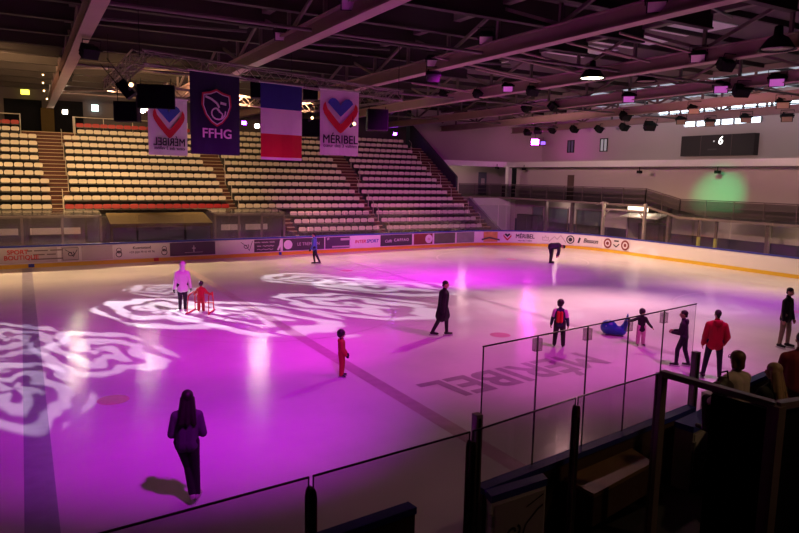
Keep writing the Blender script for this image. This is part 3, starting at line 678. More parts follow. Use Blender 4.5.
FL = [(486, 39, 14.6, lensm, 'pink lit floodlight on the third roof truss, nearer of two'), (433, 62, 14.6, lensm, 'pink lit floodlight on the third roof truss, farther of two'),
      (508, 88, 21.3, lensp, 'magenta floodlight on the fourth roof truss left of the white bay lamp'), (698, 57, 21.3, lensm, 'pale pink floodlight on the fourth truss right of the white bay lamp'),
      (657, 5, 14.6, lensm, 'pink floodlight at the top edge on the third truss'), (629, 98, 28, lensp, 'magenta floodlight on the fifth truss, leftmost of three'), (721, 88, 28, lensp, 'magenta floodlight on the fifth truss, middle of three'),
      (777, 81, 28, lensp, 'magenta floodlight on the fifth truss, rightmost of three'), (694, 110, 34, lensw, 'dim pink floodlight on the sixth truss, left of two'), (783, 104, 34, lensw, 'dim pink floodlight on the sixth truss, right of two'),
      (681, 121, 40, lensw, 'small amber floodlight above the scoreboard, leftmost in the row'), (710, 123, 40, lensw, 'small amber floodlight above the scoreboard, second in the row'),
      (746, 119, 40, lensw, 'small amber floodlight above the scoreboard, third in the row'), (787, 118, 40, lensw, 'small amber floodlight above the scoreboard, last in the row'),
      (282, 35, 8.1, lensm, 'floodlight with striped lens on the second roof truss'), (350, 3, 8.1, lensm, 'white floodlight at the top edge on the second truss')]
for x, y, X, ln, lb in FL: flood(x, y, X, ln, lb, 1.0 if X < 27 else 1.2)
for k, (x, y, X) in enumerate(((445, 95, 21.3), (479, 95, 21.3), (533, 92, 21.3), (433, 77, 14.6), (555, 108, 28), (528, 109, 28), (626, 117, 34), (650, 127, 34), (553, 131, 40), (575, 130, 40), (528, 133, 40), (538, 131.5, 40), (600, 130, 40), (625, 128, 40), (727, 66, 21.3), (742, 92, 28), (90, 53, 2.1), (66, 77, 2.1))):
    tr = ORD[min(range(7), key=lambda j: abs(TX[j]-X))+1]
    flood(x, y, X, black, f'unlit black floodlight under the {tr} roof truss, {ORD[k+1]} of the dark ones', 1.0 if X < 27 else 1.25, yaw=R(-20+15*(k % 4)))
# bright bay lamp and dark bay lamp
def bay(x, y, X, lit, label):
    p = at(x, y, X=X); o = thing('high_bay_lamp', label, 'lamp', p, group='bell shaped high bay lamps')
    mb = MB(); mb.lathe([(.02, .75), (.12, .7), (.14, .45), (.3, .35), (.52, .02), (.56, 0), (.5, .02), (.28, .33), (.02, .4)], 20); mb.build('shade', black, o)
    mb = MB(); mb.lathe([(.0, .06), (.44, .06), (.44, .04), (0, .02)], 20); mb.build('diffuser', mat('bay_glow', (.9, .9, .8), .4, var=0, emit=(1, .88, .68), es=14) if lit else mat('bay_off', (.2, .12, .14), .3), o)
    mb = MB(); mb.tube([(0, 0, .7), (0, 0, max(.75, 9.1-p.z))], .02, 6); mb.build('hanging_rod', black, o)
    return p
KEY = bay(592, 79, 20.6, True, 'bright white bell lamp hanging below the fourth roof truss')
bay(777, 50, 20.6, False, 'unlit dark bell lamp at the upper right of the roof')
bay(646, 82, 27.2, False, 'unlit dark bell lamp below the fifth roof truss')
# ------------------------------------------------------------------ scoreboard
a, b = at(682, 147, X=XE-.4), at(755, 147, X=XE-.4); zt_, zb_ = 7.95, 6.62
o = thing('scoreboard', 'wide black electronic scoreboard showing a white 6 on the end wall', 'scoreboard', (XE-.4, (a.y+b.y)/2, (zt_+zb_)/2+.12))
hw = (a.y-b.y)/2; mb = MB(); mb.box(-.12, .38, -hw, hw, -.72, .72); mb.build('housing', mat('board_black', (.022, .018, .02), .5, var=.1), o)
mwS = frame((-.13, 0, 0), (0, -1, 0))
glow = mat('digit_glow', (.9, .9, .9), .5, var=0, emit=(1, 1, .95), es=3)
text('digit', '6', .78, glow, o, T(mwS, .35, .30), 0, shear=.15); mb = MB(); disc(mb, -.15, .28, .06); mb.build('indicator', mat('dot_glow', (.3, .3, .3), .5, var=0, emit=(1, 1, 1), es=.5), o, mwS)
mb = MB(); polyl(mb, [(-.6, -.28), (.1, -.28)], .1); mb.build('dim_display', mat('dim_strip', (.06, .06, .06), .5), o, mwS)
mb = MB(); mb.box(.3, .4, -hw*.8, hw*.8, -.1, .1); mb.build('wall_mount', black, o)
for s in (-1, 1): mb = MB(); mb.box(-.13, -.12, s*hw*.42-.02, s*hw*.42+.02, -.68, .68); mb.build('divider', steeldark, o)
# little wall fixtures
for k, (x, y) in enumerate(((639.5, 172), (717.5, 172), (497, 168), (524, 169))):
    p = at(x, y, X=38.2) if k < 2 or k == 3 else at(x, y, Y=48.5); mb = MB(); mb.box(-.14, .14, -.14, .14, -.1, .1); mb.tube([(0, 0, .1), (0, 0, .35)], .03, 6)
    tag(mb.build('wall_spotlight', black, None, M.Translation(p)), f'small black fixture under the white ledge, {ORD[k+1]} one', 'fixture', 'fixtures under the white ledge')
# far lamps
def lampbox(x, y, label, col, es, s=.2, **kw):
    p = at(x, y, **kw); o = thing('moving_head_lamp', label, 'lamp', p, group='small stage lamps shining toward the ice')
    d = (CO-p); d.z = 0; d.normalize(); xa = V((-d.y, d.x, 0)); mw = frame((0, 0, 0), xa)
    mb = MB(); mb.box(-s*1.3, s*1.3, -s, s, -.25, 0); mb.build('housing', black, o, mw)
    mb = MB(); mb.box(-s*1.0, s*1.0, -s*.75, s*.75, .002, .02); mb.build('lens', mat('lamp_glow_%d' % x, col, .5, var=0, emit=col, es=es), o, mw)
    mb = MB(); mb.tube([(0, s, -.1), (0, s*2.6, -.1)], .02, 5); mb.build('mount_bracket', black, o, mw)
    return p
MG = (1, .05, .9)
LP = lampbox(535, 142, 'glowing magenta stage lamp high before the right end wall', MG, 130, .32, X=40.3)
lampbox(543, 143, 'small blue stage lamp beside the glowing magenta lamp', (.15, .12, .6), 1.2, .2, X=40.3)
lampbox(395, 134, 'violet glowing lamp above the right seating block', (.4, .04, 1), 70, .14, Y=53.5)
lampbox(244, 123, 'violet glowing lamp between the blue crest banner and the tricolour flag', (.4, .04, 1), 70, .14, Y=45)
lampbox(65, 112, 'small white lamp at the top of the first aisle', (1, .8, .55), 700, .15, Y=53.5)
lampbox(143, 111, 'small pale lamp behind the hanging black screen', (1, .85, .6), 700, .16, Y=53.5)
lampbox(257, 126, 'tiny white lamp left of the tricolour flag', (1, .82, .58), 550, .14, Y=45)
mb = MB(); p = at(25, 92, Y=53.9); mb.box(-.26, .26, -.06, .06, -.16, .16)
tag(mb.build('exit_sign', mat('exit_glow', (.6, .6, .1), .5, var=0, emit=(.9, .8, .1), es=2.5), None, M.Translation(p)), 'small glowing yellow exit sign on the dark back wall', 'sign')
mb = MB(); p = at(95, 108, Y=53.9); mb.box(-.22, .22, -.06, .06, -.22, .22)
tag(mb.build('exit_sign', mat('exit_glow_w', (.6, .8, .8), .5, var=0, emit=(.7, 1, .95), es=4), None, M.Translation(p)), 'small glowing white exit sign above the left red seats', 'sign')
# column behind the stand carrying the first truss, dark doorways
p = at(47.5, 115, Y=53.2); mb = MB(); mb.box(p.x-.4, p.x+.4, 53.0, 53.5, tz(14), 9.0); struct(mb, 'column_back', ochre, 'pale column at the head of the first aisle')
for k, (x0, x1, y0) in enumerate(((4, 42, 98), (53, 83, 100))):
    a, b = at(x0, 110, Y=54.1), at(x1, 110, Y=54.1); mb = MB(); mb.box(a.x, b.x, 54.12, 54.19, tz(14), at(x0, y0, Y=54.1).z); struct(mb, f'door_{k+4}', blackmatte)
# ------------------------------------------------------------------ lighting truss with banners and speakers
ZT = 8.12
C1, C2, C3, C0 = V((3.2, 21.5, ZT)), V((13.9, 25.0, ZT)), V((12.8, 32.3, ZT)), V((3.2, 29.4, ZT))
tr = thing('lighting_truss', 'rectangular aluminium lattice truss hung below the roof, carrying the banners', 'truss', C1)
def lattice(a, b, nm):
    a, b = V(a)-C1, V(b)-C1; d = (b-a); n = int(d.length/.42); x = d.normalized(); s = V((-x.y, x.x, 0))*.19; u = V((0, 0, .19))
    mb = MB()
    for q in (s+u, s-u, -s-u, u-s): mb.tube([a+q, b+q], .028, 6)
    for i in range(n):
        p, q = a+d*i/n, a+d*(i+1)/n; f = 1 if i % 2 else -1
        for (e, g) in ((s+u*f, s-u*f), (-s+u*f, -s-u*f), (u+s*f, u-s*f), (-u+s*f, -u-s*f)): mb.tube([p+e, q+g], .013, 4)
    mb.build(nm, trussm, tr)
for a, b in ((C1, C2), (C2, C3), (C3, C0), (C0, C1)): lattice(a, b, 'truss_side')
mb = MB()
for p in (C1, C2, C3, C0, (C1+C2)/2): mb = MB(); mb.tube([V(p)-C1, V(p)-C1+V((0, 0, 2.0))], .012, 5); mb.build('cable', black, tr)
def banner(name, label, a, b, h, cols, back=False):
    a, b = V(a), V(b); d = (b-a); d.z = 0; w_ = d.length; c = (a+b)/2
    mw = frame(c, d); o = thing(name, label, 'banner', mw=mw, group='banners hanging from the lighting truss')
    z = 0
    for k, (f0, f1, m) in enumerate(cols):
        mb = MB(); n = 8; vs = []
        for j in (0, 1):
            for i in range(n+1):
                for y in (f0, f1): vs.append((-w_/2+w_*i/n, -h*y, .03*math.sin(i*1.3)*y+(-.012 if j else 0)))
        q = 2*(n+1)
        for i in range(n):
            mb.add([vs[2*i], vs[2*i+2], vs[2*i+3], vs[2*i+1]], [(0, 1, 2, 3)]); mb.add([vs[q+2*i], vs[q+2*i+2], vs[q+2*i+3], vs[q+2*i+1]], [(3, 2, 1, 0)])
        mb.build('cloth' if k == 0 else 'stripe', m, o)
    mb = MB(); mb.tube([(-w_/2-.05, .0, 0), (w_/2+.05, .0, 0)], .03, 6); mb.build('hanging_pole', alu, o)
    return o, w_
def ctop(x, y): return at(x, y, z=ZT-.27)
o, w_ = banner('crest_banner', 'navy banner with red edged crest and pale FFHG letters', ctop(189.5, 69.5), ctop(239.3, 76.5), 2.5, [(0, 1, navy)])
sh = [(-.62, .85), (-.3, .92), (0, 1.08), (.3, .92), (.62, .85), (.66, .3), (.5, -.2), (.25, -.55), (0, -.72), (-.25, -.55), (-.5, -.2), (-.66, .3)]
for k, (s, m) in enumerate(((1, mat('crest_red', (.55, .05, .06), .7, var=0)), (.9, inkw), (.84, navy))):
    mb = MB(); mb.add([(x*s*.80, (y-.15)*s*.64-1.08, .06+.004*k) for x, y in sh], [tuple(range(12))]); mb.build('crest_emblem', m, o)
mb = MB(); q = [(math.cos(t)*(.08+.035*t), -1.2+math.sin(t)*(.08+.028*t)) for t in [i*.5 for i in range(14)]]; polyl(mb, q, .05, 0, .08); polyl(mb, [(-.40, -.74), (-.2, -.80), (0, -.92), (.08, -1.05)], .07, 0, .08); polyl(mb, [(.12, -.9), (.33, -.93)], .08, 0, .08); polyl(mb, [(.0, -1.1), (.2, -1.25), (.14, -1.4)], .05, 0, .08); mb.build('rooster_emblem', inkw, o)
text('lettering', 'FFHG', .40, inkw, o, M.Translation((0, -1.86, .07)), .02, sx=1.1)
o, w_ = banner('tricolour_flag', 'blue white and red tricolour flag hanging with its stripes level', ctop(260.5, 81.5), ctop(302, 86.5), 2.58, [(0, .33, cblue), (.33, .66, white), (.66, .965, cred), (.965, 1, white)])
o, w_ = banner('town_banner', 'pale banner with a red and blue heart above MÉRIBEL lettering', ctop(320.3, 88), ctop(359, 92), 2.34, [(0, 1, white)])
heart_parts(o, M.Translation((0, -.92, .06)), .73, (inkb, cred)); text('lettering', 'MÉRIBEL', .42, inkd, o, M.Translation((0, -1.78, .06)), .012, sx=.95); text('lettering', 'cœur des 3 vallées', .17, inkd, o, M.Translation((0, -2.0, .06)), .0, sx=1.1)
a, b = at(147.3, 96, Y=27.0), at(186.8, 99, Y=27.8)
o, w_ = banner('town_banner', 'pale banner with mirrored MÉRIBEL lettering behind the black screen', a, b, 2.2, [(0, 1, white)])
heart_parts(o, M.Translation((0, -.92, .06)), .73, (inkb, cred)); text('lettering', 'MÉRIBEL', .42, inkd, o, M.Translation((0, -1.70, .06)) @ M.Scale(-1, 4, (1, 0, 0)), .012, sx=.95); text('lettering', 'cœur des 3 vallées', .17, inkd, o, M.Translation((0, -1.93, .06)) @ M.Scale(-1, 4, (1, 0, 0)), .01, sx=1.1)
def hang(name, cat, label, x0, x1, y0, y1, Y, dep=.5, tilt=0):
    a, b = at(x0, y0, Y=Y), at(x1, y1, Y=Y); c = (a+b)/2; w_ = (at(x1, (y0+y1)/2, Y=Y)-at(x0, (y0+y1)/2, Y=Y)).length*.92; h = abs(a.z-b.z)*.98
    o = thing(name, label, cat, mw=frame(c, (1, -.35, 0)) @ M.Rotation(R(tilt), 4, 'Z'))
    mb = MB(); mb.box(-w_/2, w_/2, -h/2, h/2, -dep, 0); mb.build('cabinet', black, o)
    mb = MB(); mb.box(-w_*.46, w_*.46, -h*.46, h*.46, 0, .015); mb.build('grille', blackmatte, o)
    mb = MB()
    for s in (-1, 1): mb.tube([(s*w_*.4, h/2, -dep/2), (s*w_*.4, h/2+max(.1, 7.88-c.z-h/2), -dep/2)], .015, 5)
    mb.build('hanger', black, o)
hang('display_screen', 'screen', 'large black screen hanging in front of the mirrored banner', 135, 176, 82.5, 110, 24, .12)
hang('loudspeaker', 'loudspeaker', 'black loudspeaker hanging low at the left of the large black screen', 112, 138, 100, 122, 25, .7)
hang('loudspeaker', 'loudspeaker', 'tilted black loudspeaker above left of the large black screen', 119, 131, 79, 98, 19.6, .3, 38)
hang('loudspeaker', 'loudspeaker', 'narrow black loudspeaker between crest banner and tricolour flag', 250, 261, 76, 98, 26, .5)
hang('loudspeaker', 'loudspeaker', 'black loudspeaker between tricolour flag and heart banner, upper of two', 303, 318, 85, 100, 27, .5)
hang('loudspeaker', 'loudspeaker', 'black loudspeaker between tricolour flag and heart banner, lower of two', 302, 320, 118, 137, 29, .5)
hang('loudspeaker', 'loudspeaker', 'black loudspeaker cluster right of the heart banner', 368, 388, 108, 131, 27, .6)
for k, (x, y) in enumerate(((208, 91), (202, 94), (354, 124), (131, 85), (43, 75), (43, 83), (44, 91), (47, 99), (60, 57), (312, 118))):
    big_ = x in (208, 202, 354, 131)
    p = at(x, y, Y=21.6 if 150 < x else (19.1 if x == 131 else 43)); o = thing('spot_lamp', ['pair of warm glowing spot lamps before the crest banner, right one', 'pair of warm glowing spot lamps before the crest banner, left one', 'warm glowing spot lamp before the heart banner', 'warm glowing spot lamp beside the tilted loudspeaker',
        'small warm lamp on the column cluster, topmost', 'small warm lamp on the column cluster, second down', 'small warm lamp on the column cluster, third down', 'small warm lamp on the column cluster, lowest', 'dim lamp on the first roof truss', 'small yellow lamp between flag and heart banner'][k], 'lamp', p, group='warm spot lamps aimed at the grandstand')
    mb = MB(); s = .055 if big_ else .045
    mb.tube([(0, 0, 0), (0, .3, -.08)], [s*1.25, s*.7], 10); mb.build('housing', black, o)
    mb = MB(); mb.tube([(0, -.03, .008), (0, -.005, 0)], s, 10); mb.build('lens', mat('spot_glow', (.9, .7, .4), .4, var=0, emit=(1, .62, .28), es=6), o)
    mb = MB(); mb.tube([(0, .1, 0), (0, .1, .26)], .012, 5); mb.build('hanging_rod', black, o)
# ------------------------------------------------------------------ near side: boards, doors, glass, bench, terrace
bwood = mat('board_outer', (.10, .055, .04), .6, var=.25, scale=3)
NB = [V((-8, 5.0, 0)), V((2.5, 6.03, 0)), V((3.68, 6.17, 0))]; NB2 = [V((4.62, 6.175, 0)), V((7.5, 6.62, 0)), V((9.52, 6.97, 0))]; NB3 = [V((10.6, 7.2, 0)), V((12.6, 7.6, 0)), V((20, 8.3, 0))]
for P, lb in ((NB, 'near boards with dark blue cap left of the open gate at the bottom edge'), (NB2, 'near boards with dark blue cap below the tall glass panels'), (NB3, 'near boards with blue cap behind the seated spectators')):
    mb = MB(); strip(mb, P, 0, .1, 0, 1.02); o = mb.build('dasher_boards', bwood); tag(o, lb, 'boards')
    mb = MB(); strip(mb, P, -.03, .13, 1.02, 1.1); mb.build('cap_rail', capblue, o)
def gate(c, lb, img):
    c = [V((x, y, 0)) for x, y in c]; ctr = sum(c, V((0, 0, 0)))/4
    o = thing('rink_door', lb, 'gate', ctr+V((0, 0, -.012)))
    mb = MB(); mb.prism([p-ctr+V((0, 0, .06)) for p in c], (0, 0, .96)); mb.build('leaf', boardw if img else mat('leaf_dim', (.3, .27, .27), .6, var=.2), o)
    e = [(p-ctr)*1.04 for p in c]; mb = MB(); mb.prism([p+V((0, 0, 1.02)) for p in e], (0, 0, .09)); mb.build('cap', capblue, o)
    a, b = c[0]-ctr, c[1]-ctr; d = (b-a).normalized(); mw = frame((a+b)/2+V((d.y, -d.x, 0))*.012+V((0, 0, .52)), d); w_ = (b-a).length
    mb = MB(); mb.box(-w_*.46, w_*.46, -.43, .46, -.004, .004); mb.build('printed_panel', adgrey, o, mw)
    mb = MB(); polyl(mb, [(x*.75, y*.75+.05) for x, y in swirl(.55, -.15)], .035, 0, .01); polyl(mb, [(-.05, -.3), (.1, .1), (.3, .25), (.38, .28)], .03, 0, .01); polyl(mb, [(.1, .32), (.38, .42)], .02, 0, .01); mb.build('emblem', inkd, o, mw)
    mb = MB(); 
    for z in (.25, .8): mb.box(-w_/2-.03, -w_/2+.03, z-.58, z-.44, -.02, .03)
    mb.build('hinge', alu, o, mw)
gate([(4.62, 5.87), (5.5, 5.93), (5.55, 6.07), (4.66, 6.03)], 'open rink gate leaf with dark blue cap and scribbled white panel, left of the wooden bench', True)
gate([(8.72, 6.26), (9.56, 6.42), (9.54, 6.74), (8.68, 6.56)], 'open rink gate leaf with blue cap and dim printed panel, behind the brown corner post', False)
o = thing('gate_post', 'pale upright post on the right of the right gate opening', 'post', (10.38, 7.16, -.012))
mb = MB(); mb.box(-.14, .14, -.1, .1, 0, 1.15); mb.build('post', mat('post_pale', (.62, .56, .55), .5, var=.05), o)
for z in (.3, .6, .9): mb = MB(); mb.box(-.16, -.14, -.05, .05, z-.04, z+.04); mb.build('hinge', alu, o)
# tall glass on the near boards
gx = [(483, 345), (538, 334), (588, 324), (629, 317), (664.6, 310.5), (697, 304.5)]
def on_nb2(x):   # position on boards at photo column of the glass top
    best = None
    for i in range(401):
        t = i/400; p = NB2[0].lerp(NB2[1], t*2) if t < .5 else NB2[1].lerp(NB2[2], t*2-1)
        q = px((p.x, p.y, 2.82)); e = abs(q[0]-x)
        if best is None or e < best[0]: best = (e, p)
    return best[1]
GP = [on_nb2(x) for x, y in gx]
for k in range(5):
    a, b = GP[k], GP[k+1]; d = (b-a).normalized()*.010
    o = pane(a+d, b-d, 1.1, 2.82, .006, g_rink, 'rink_glass_panel'); tag(o, f'tall clear glass panel on the near boards, {ORD[k+1]} of five from the left', 'glass panel', 'tall glass panels on the near boards')
    mb = MB(); mb.bar(V((a.x, a.y, 2.815)), V((b.x, b.y, 2.815)), .016, .016); mb.build('top_edge', glassedge, o)
    e = a+d*.9; mb = MB(); mb.bar(V((e.x, e.y, 1.1)), V((e.x, e.y, 2.82)), .013, .013); mb.build('side_edge', glassedge, o)
    if k < 4: mb = MB(); mb.box(b.x-.06, b.x+.06, b.y-.03, b.y+.03, 2.62, 2.78); mb.build('clip', glass('clip_glass%d' % k, (.8, .75, .78), .1, .15), o)
def stanchion(p, z1, w_, lb, m=alu, z0=-.012, name='glass_post'):
    o = thing(name, lb, 'post', (p.x, p.y, z0)); mb = MB(); d = .05
    mb.box(-w_/2, w_/2, -d, d, 0, z1-z0); mb.build('post', m, o)
    mb = MB(); mb.box(-w_*.18, w_*.18, -d-.006, -d, .1, z1-z0-.04); mb.build('groove', glassedge, o)
pale = mat('post_pale2', (.26, .21, .22), .45, .4, var=.1)
stanchion(V((GP[0].x-.11, GP[0].y-.09, 0)), 2.04, .09, 'grey upright post at the left end of the tall near glass', pale)
pq = at(692, 404, z=1.1); stanchion(V((pq.x, pq.y, 0)), 2.0, .11, 'grey upright post at the right end of the tall near glass', pale)
# front glass line
FP = [at(100, 533, z=2.5), at(311, 476, z=2.5), at(471.5, 431, z=2.5), at(577, 397, z=2.5), at(662, 372, z=2.5)]
d0 = (FP[1]-FP[0]).normalized(); FP[0] = FP[1]-d0*2.6
for k in range(4):
    a, b = FP[k], FP[k+1]; d = (b-a).normalized(); a = a+d*.02; b = b-d*(.02 if k < 3 else .085)
    o = pane(a, b, -.012, 2.5, .006, g_front, 'barrier_glass_panel'); tag(o, f'smoked glass barrier panel in the foreground, {ORD[k+1]} from the left', 'glass panel', 'foreground glass barrier')
    mb = MB(); mb.bar(V((a.x, a.y, 2.495)), V((b.x, b.y, 2.495)), .014, .014); mb.build('top_edge', glassedge, o)
    for e in (a, b): mb = MB(); mb.bar(V((e.x, e.y, 2.1)), V((e.x, e.y, 2.5)), .01, .01); mb.build('side_edge', glassedge, o)
for k, w_ in ((1, .095), (2, .085), (3, .08)):
    p = FP[k]; o = thing('barrier_post', f'dark brown rounded post between foreground glass panels, {ORD[k]} from the left', 'post', (p.x, p.y, -.012), group='foreground barrier posts')
    dd = (FP[k+1]-FP[k-1]).normalized(); nn = V((-dd.y, dd.x, 0)); mb = MB()
    for s_ in (-1, 1):
        c_ = nn*s_*.019; hw_ = w_*.38; pr = [(-hw_, 0), (hw_, 0), (hw_, 2.34), (hw_*.8, 2.39), (hw_*.4, 2.42), (-hw_*.4, 2.42), (-hw_*.8, 2.39), (-hw_, 2.34)]
        mb.prism([V((dd.x*x_, dd.y*x_, z_))+c_-nn*.014 for x_, z_ in pr], nn*.028)
    mb.build('post', postdark, o)
    q_ = -nn*.036; mb = MB(); mb.bar(q_+V((0, 0, .4)), q_+V((0, 0, 2.3)), .03, .008); mb.build('groove', glassedge, o)
# corner frame on the right
c0, c1, c2 = FP[4], at(777, 404, z=2.5), at(830, 396, z=2.5)
o = thing('corner_frame', 'brown steel corner frame with thick top rails in front of the spectators', 'frame', (c0.x, c0.y, -.012))
for p, w_ in ((c0, .10), (c1, .13)): mb = MB(); q = V((p.x-c0.x, p.y-c0.y, 0)); mb.bar(q, q+V((0, 0, 2.5)), w_, w_, 0, (0, 1, 0)); mb.build('post', mat('frame_brown', (.17, .12, .12), .4, .4, var=.15), o)
for a, b in ((c0, c1), (c1, c2)): mb = MB(); mb.bar(V((a.x-c0.x, a.y-c0.y, 2.5)), V((b.x-c0.x, b.y-c0.y, 2.5)), .10, .07); mb.build('top_rail', MATS['frame_brown'], o)
tq = c0.lerp(c1, .46)
for a, b in ((tq, c1), (c1, c2)):
    mb = MB(); d = (b-a).normalized()*.05; mb.bar(V((a.x-c0.x, a.y-c0.y, 1.23))+d*.5, V((b.x-c0.x, b.y-c0.y, 1.23))-d*.5, .03, 2.4); mb.build('infill_panel', blackmatte, o)
mb = MB(); q = V((c1.x-c0.x+.075, c1.y-c0.y-.02, 0)); mb.bar(q+V((0, 0, 1.2)), q+V((0, 0, 2.42)), .012, .012); mb.build('edge_strip', mat('strip_glint', (.75, .6, .12), .3, .3), o)  # yellow light reflection along the edge, put in as a coloured strip
mb = MB(); mb.bar((.045, -.02, 1.4), (.045, -.02, 2.44), .03, .03); mb.build('edge_strip', mat('strip_brass', (.5, .36, .18), .35, .5), o)
# bench and its platform
wood = mat('bench_wood', (.22, .14, .055), .5, var=.3, scale=2, stretch=(1, 8, 1))
mb = MB(); mb.prism([(5.2, 4.75, -.012), (8.2, 5.2, -.012), (8.2, 6.0, -.012), (5.2, 5.6, -.012)], (0, 0, .35)); struct(mb, 'floor_platform', rubber)
A = [at(564, 477, z=.88), at(632, 448, z=.88), at(653, 462, z=.88), at(594, 494, z=.88)]
A[0] = A[0]+(A[3]-A[0])*.0
ct = sum(A, V((0, 0, 0)))/4; o = thing('bench', 'varnished wooden bench inside the near boards between the two open gates', 'bench', (ct.x, ct.y, .338))
mb = MB(); mb.prism([V((p.x-ct.x, p.y-ct.y, .49)) for p in A], (0, 0, .05)); mb.build('seat', wood, o)
e = (A[1]-A[0]).normalized(); f = (A[3]-A[0]).normalized()
L0 = (A[3]+A[2])/2
for t in (.12, .5, .88):
    p = (A[0].lerp(A[1], t)+A[3].lerp(A[2], t))/2-ct; mb = MB(); mb.box(p.x-.06, p.x+.06, p.y-.14, p.y+.14, 0, .49); mb.build('leg', bwood, o)
mb = MB(); mb.prism([V((p.x-ct.x, p.y-ct.y, .1)) for p in (A[3], A[2], A[2]-f*.03, A[3]-f*.03)], (0, 0, .38)); mb.build('front_board', bwood, o)
# spectator terrace
mb = MB(); mb.prism([(9.75, 6.5, 0), (14, 6.6, 0), (14, 3, 0), (7.3, 3, 0), (7.3, 4.86, 0)], (0, 0, 1.25)); struct(mb, 'terrace_near_floor', rubber, 'dark raised terrace under the seated spectators')

# ------------------------------------------------------------------ people
def capsule(bm, a, ra, b, rb, n=10):
    a, b = V(a), V(b); d = b-a; ln = d.length
    x = d.normalized() if ln > 1e-6 else V((0, 0, 1)); u = V((0, 0, 1)) if abs(x.z) < .9 else V((0, 1, 0)); s = x.cross(u).normalized(); u = s.cross(x)
    rows = [(a-x*ra*math.cos(t), ra*math.sin(t)) for t in (.35, .8, 1.25)]+[(a, ra), (b, rb)]+[(b+x*rb*math.cos(t), rb*math.sin(t)) for t in (1.25, .8, .35)]
    vs = [[bm.verts.new(c+(s*math.cos(2*PI*k/n)+u*math.sin(2*PI*k/n))*r) for k in range(n)] for c, r in rows]
    for i in range(len(vs)-1):
        for k in range(n): bm.faces.new((vs[i][k], vs[i][(k+1) % n], vs[i+1][(k+1) % n], vs[i+1][k]))
    bm.faces.new(vs[0][::-1]); bm.faces.new(vs[-1])
def blob(name, prims, voxel, m, parent, it=3):
    bm = bmesh.new()
    for p in prims:
        if p[0] == 'c': capsule(bm, *p[1:5])
        else:
            mt = M.Translation(V(p[1])) @ (p[3] if len(p) > 3 else M()) @ M.Diagonal((*p[2], 1)); bmesh.ops.create_icosphere(bm, subdivisions=3, radius=1, matrix=mt)
    bmesh.ops.recalc_face_normals(bm, faces=bm.faces)
    me = bpy.data.meshes.new(name); bm.to_mesh(me); bm.free()
    o = bpy.data.objects.new('tmp', me); COL.objects.link(o)
    r = o.modifiers.new('r', 'REMESH'); r.mode = 'VOXEL'; r.voxel_size = voxel
    s = o.modifiers.new('s', 'SMOOTH'); s.factor = .5; s.iterations = it
    bpy.context.view_layer.update()
    m2 = bpy.data.meshes.new_from_object(o.evaluated_get(bpy.context.evaluated_depsgraph_get())); bpy.data.objects.remove(o)
    m2.name = name; m2.materials.clear(); m2.materials.append(m)
    m2.polygons.foreach_set('use_smooth', [True]*len(m2.polygons))
    return link(name, m2, parent)
skin = mat('skin', (.46, .24, .17), .5, var=.08, scale=12); hairdark = mat('hair_dark', (.012, .008, .008), .55, var=.3, scale=20); hairbrown = mat('hair_brown', (.10, .04, .025), .5, var=.3, scale=20); hairblond = mat('hair_blond', (.26, .16, .09), .5, var=.3, scale=20)
eyem = mat('eye_dark', (.02, .015, .015), .3, var=0); blade = mat('skate_blade', (.6, .6, .62), .25, .9, var=0); bootb = mat('boot_black', (.012, .012, .014), .45); bootw = mat('boot_white', (.5, .45, .47), .5)
jblack = mat('coat_black', (.008, .008, .01), .85); tblack = mat('trouser_black', (.012, .011, .014), .8); helm = mat('helmet_dark', (.02, .012, .014), .35)
def nv(t): return V(t).normalized()
def face_dir(loc, r, a):
    w = V((loc[0], loc[1], 0)).normalized(); rt = V((w.y, -w.x, 0)); return (rt*r+w*a).normalized()
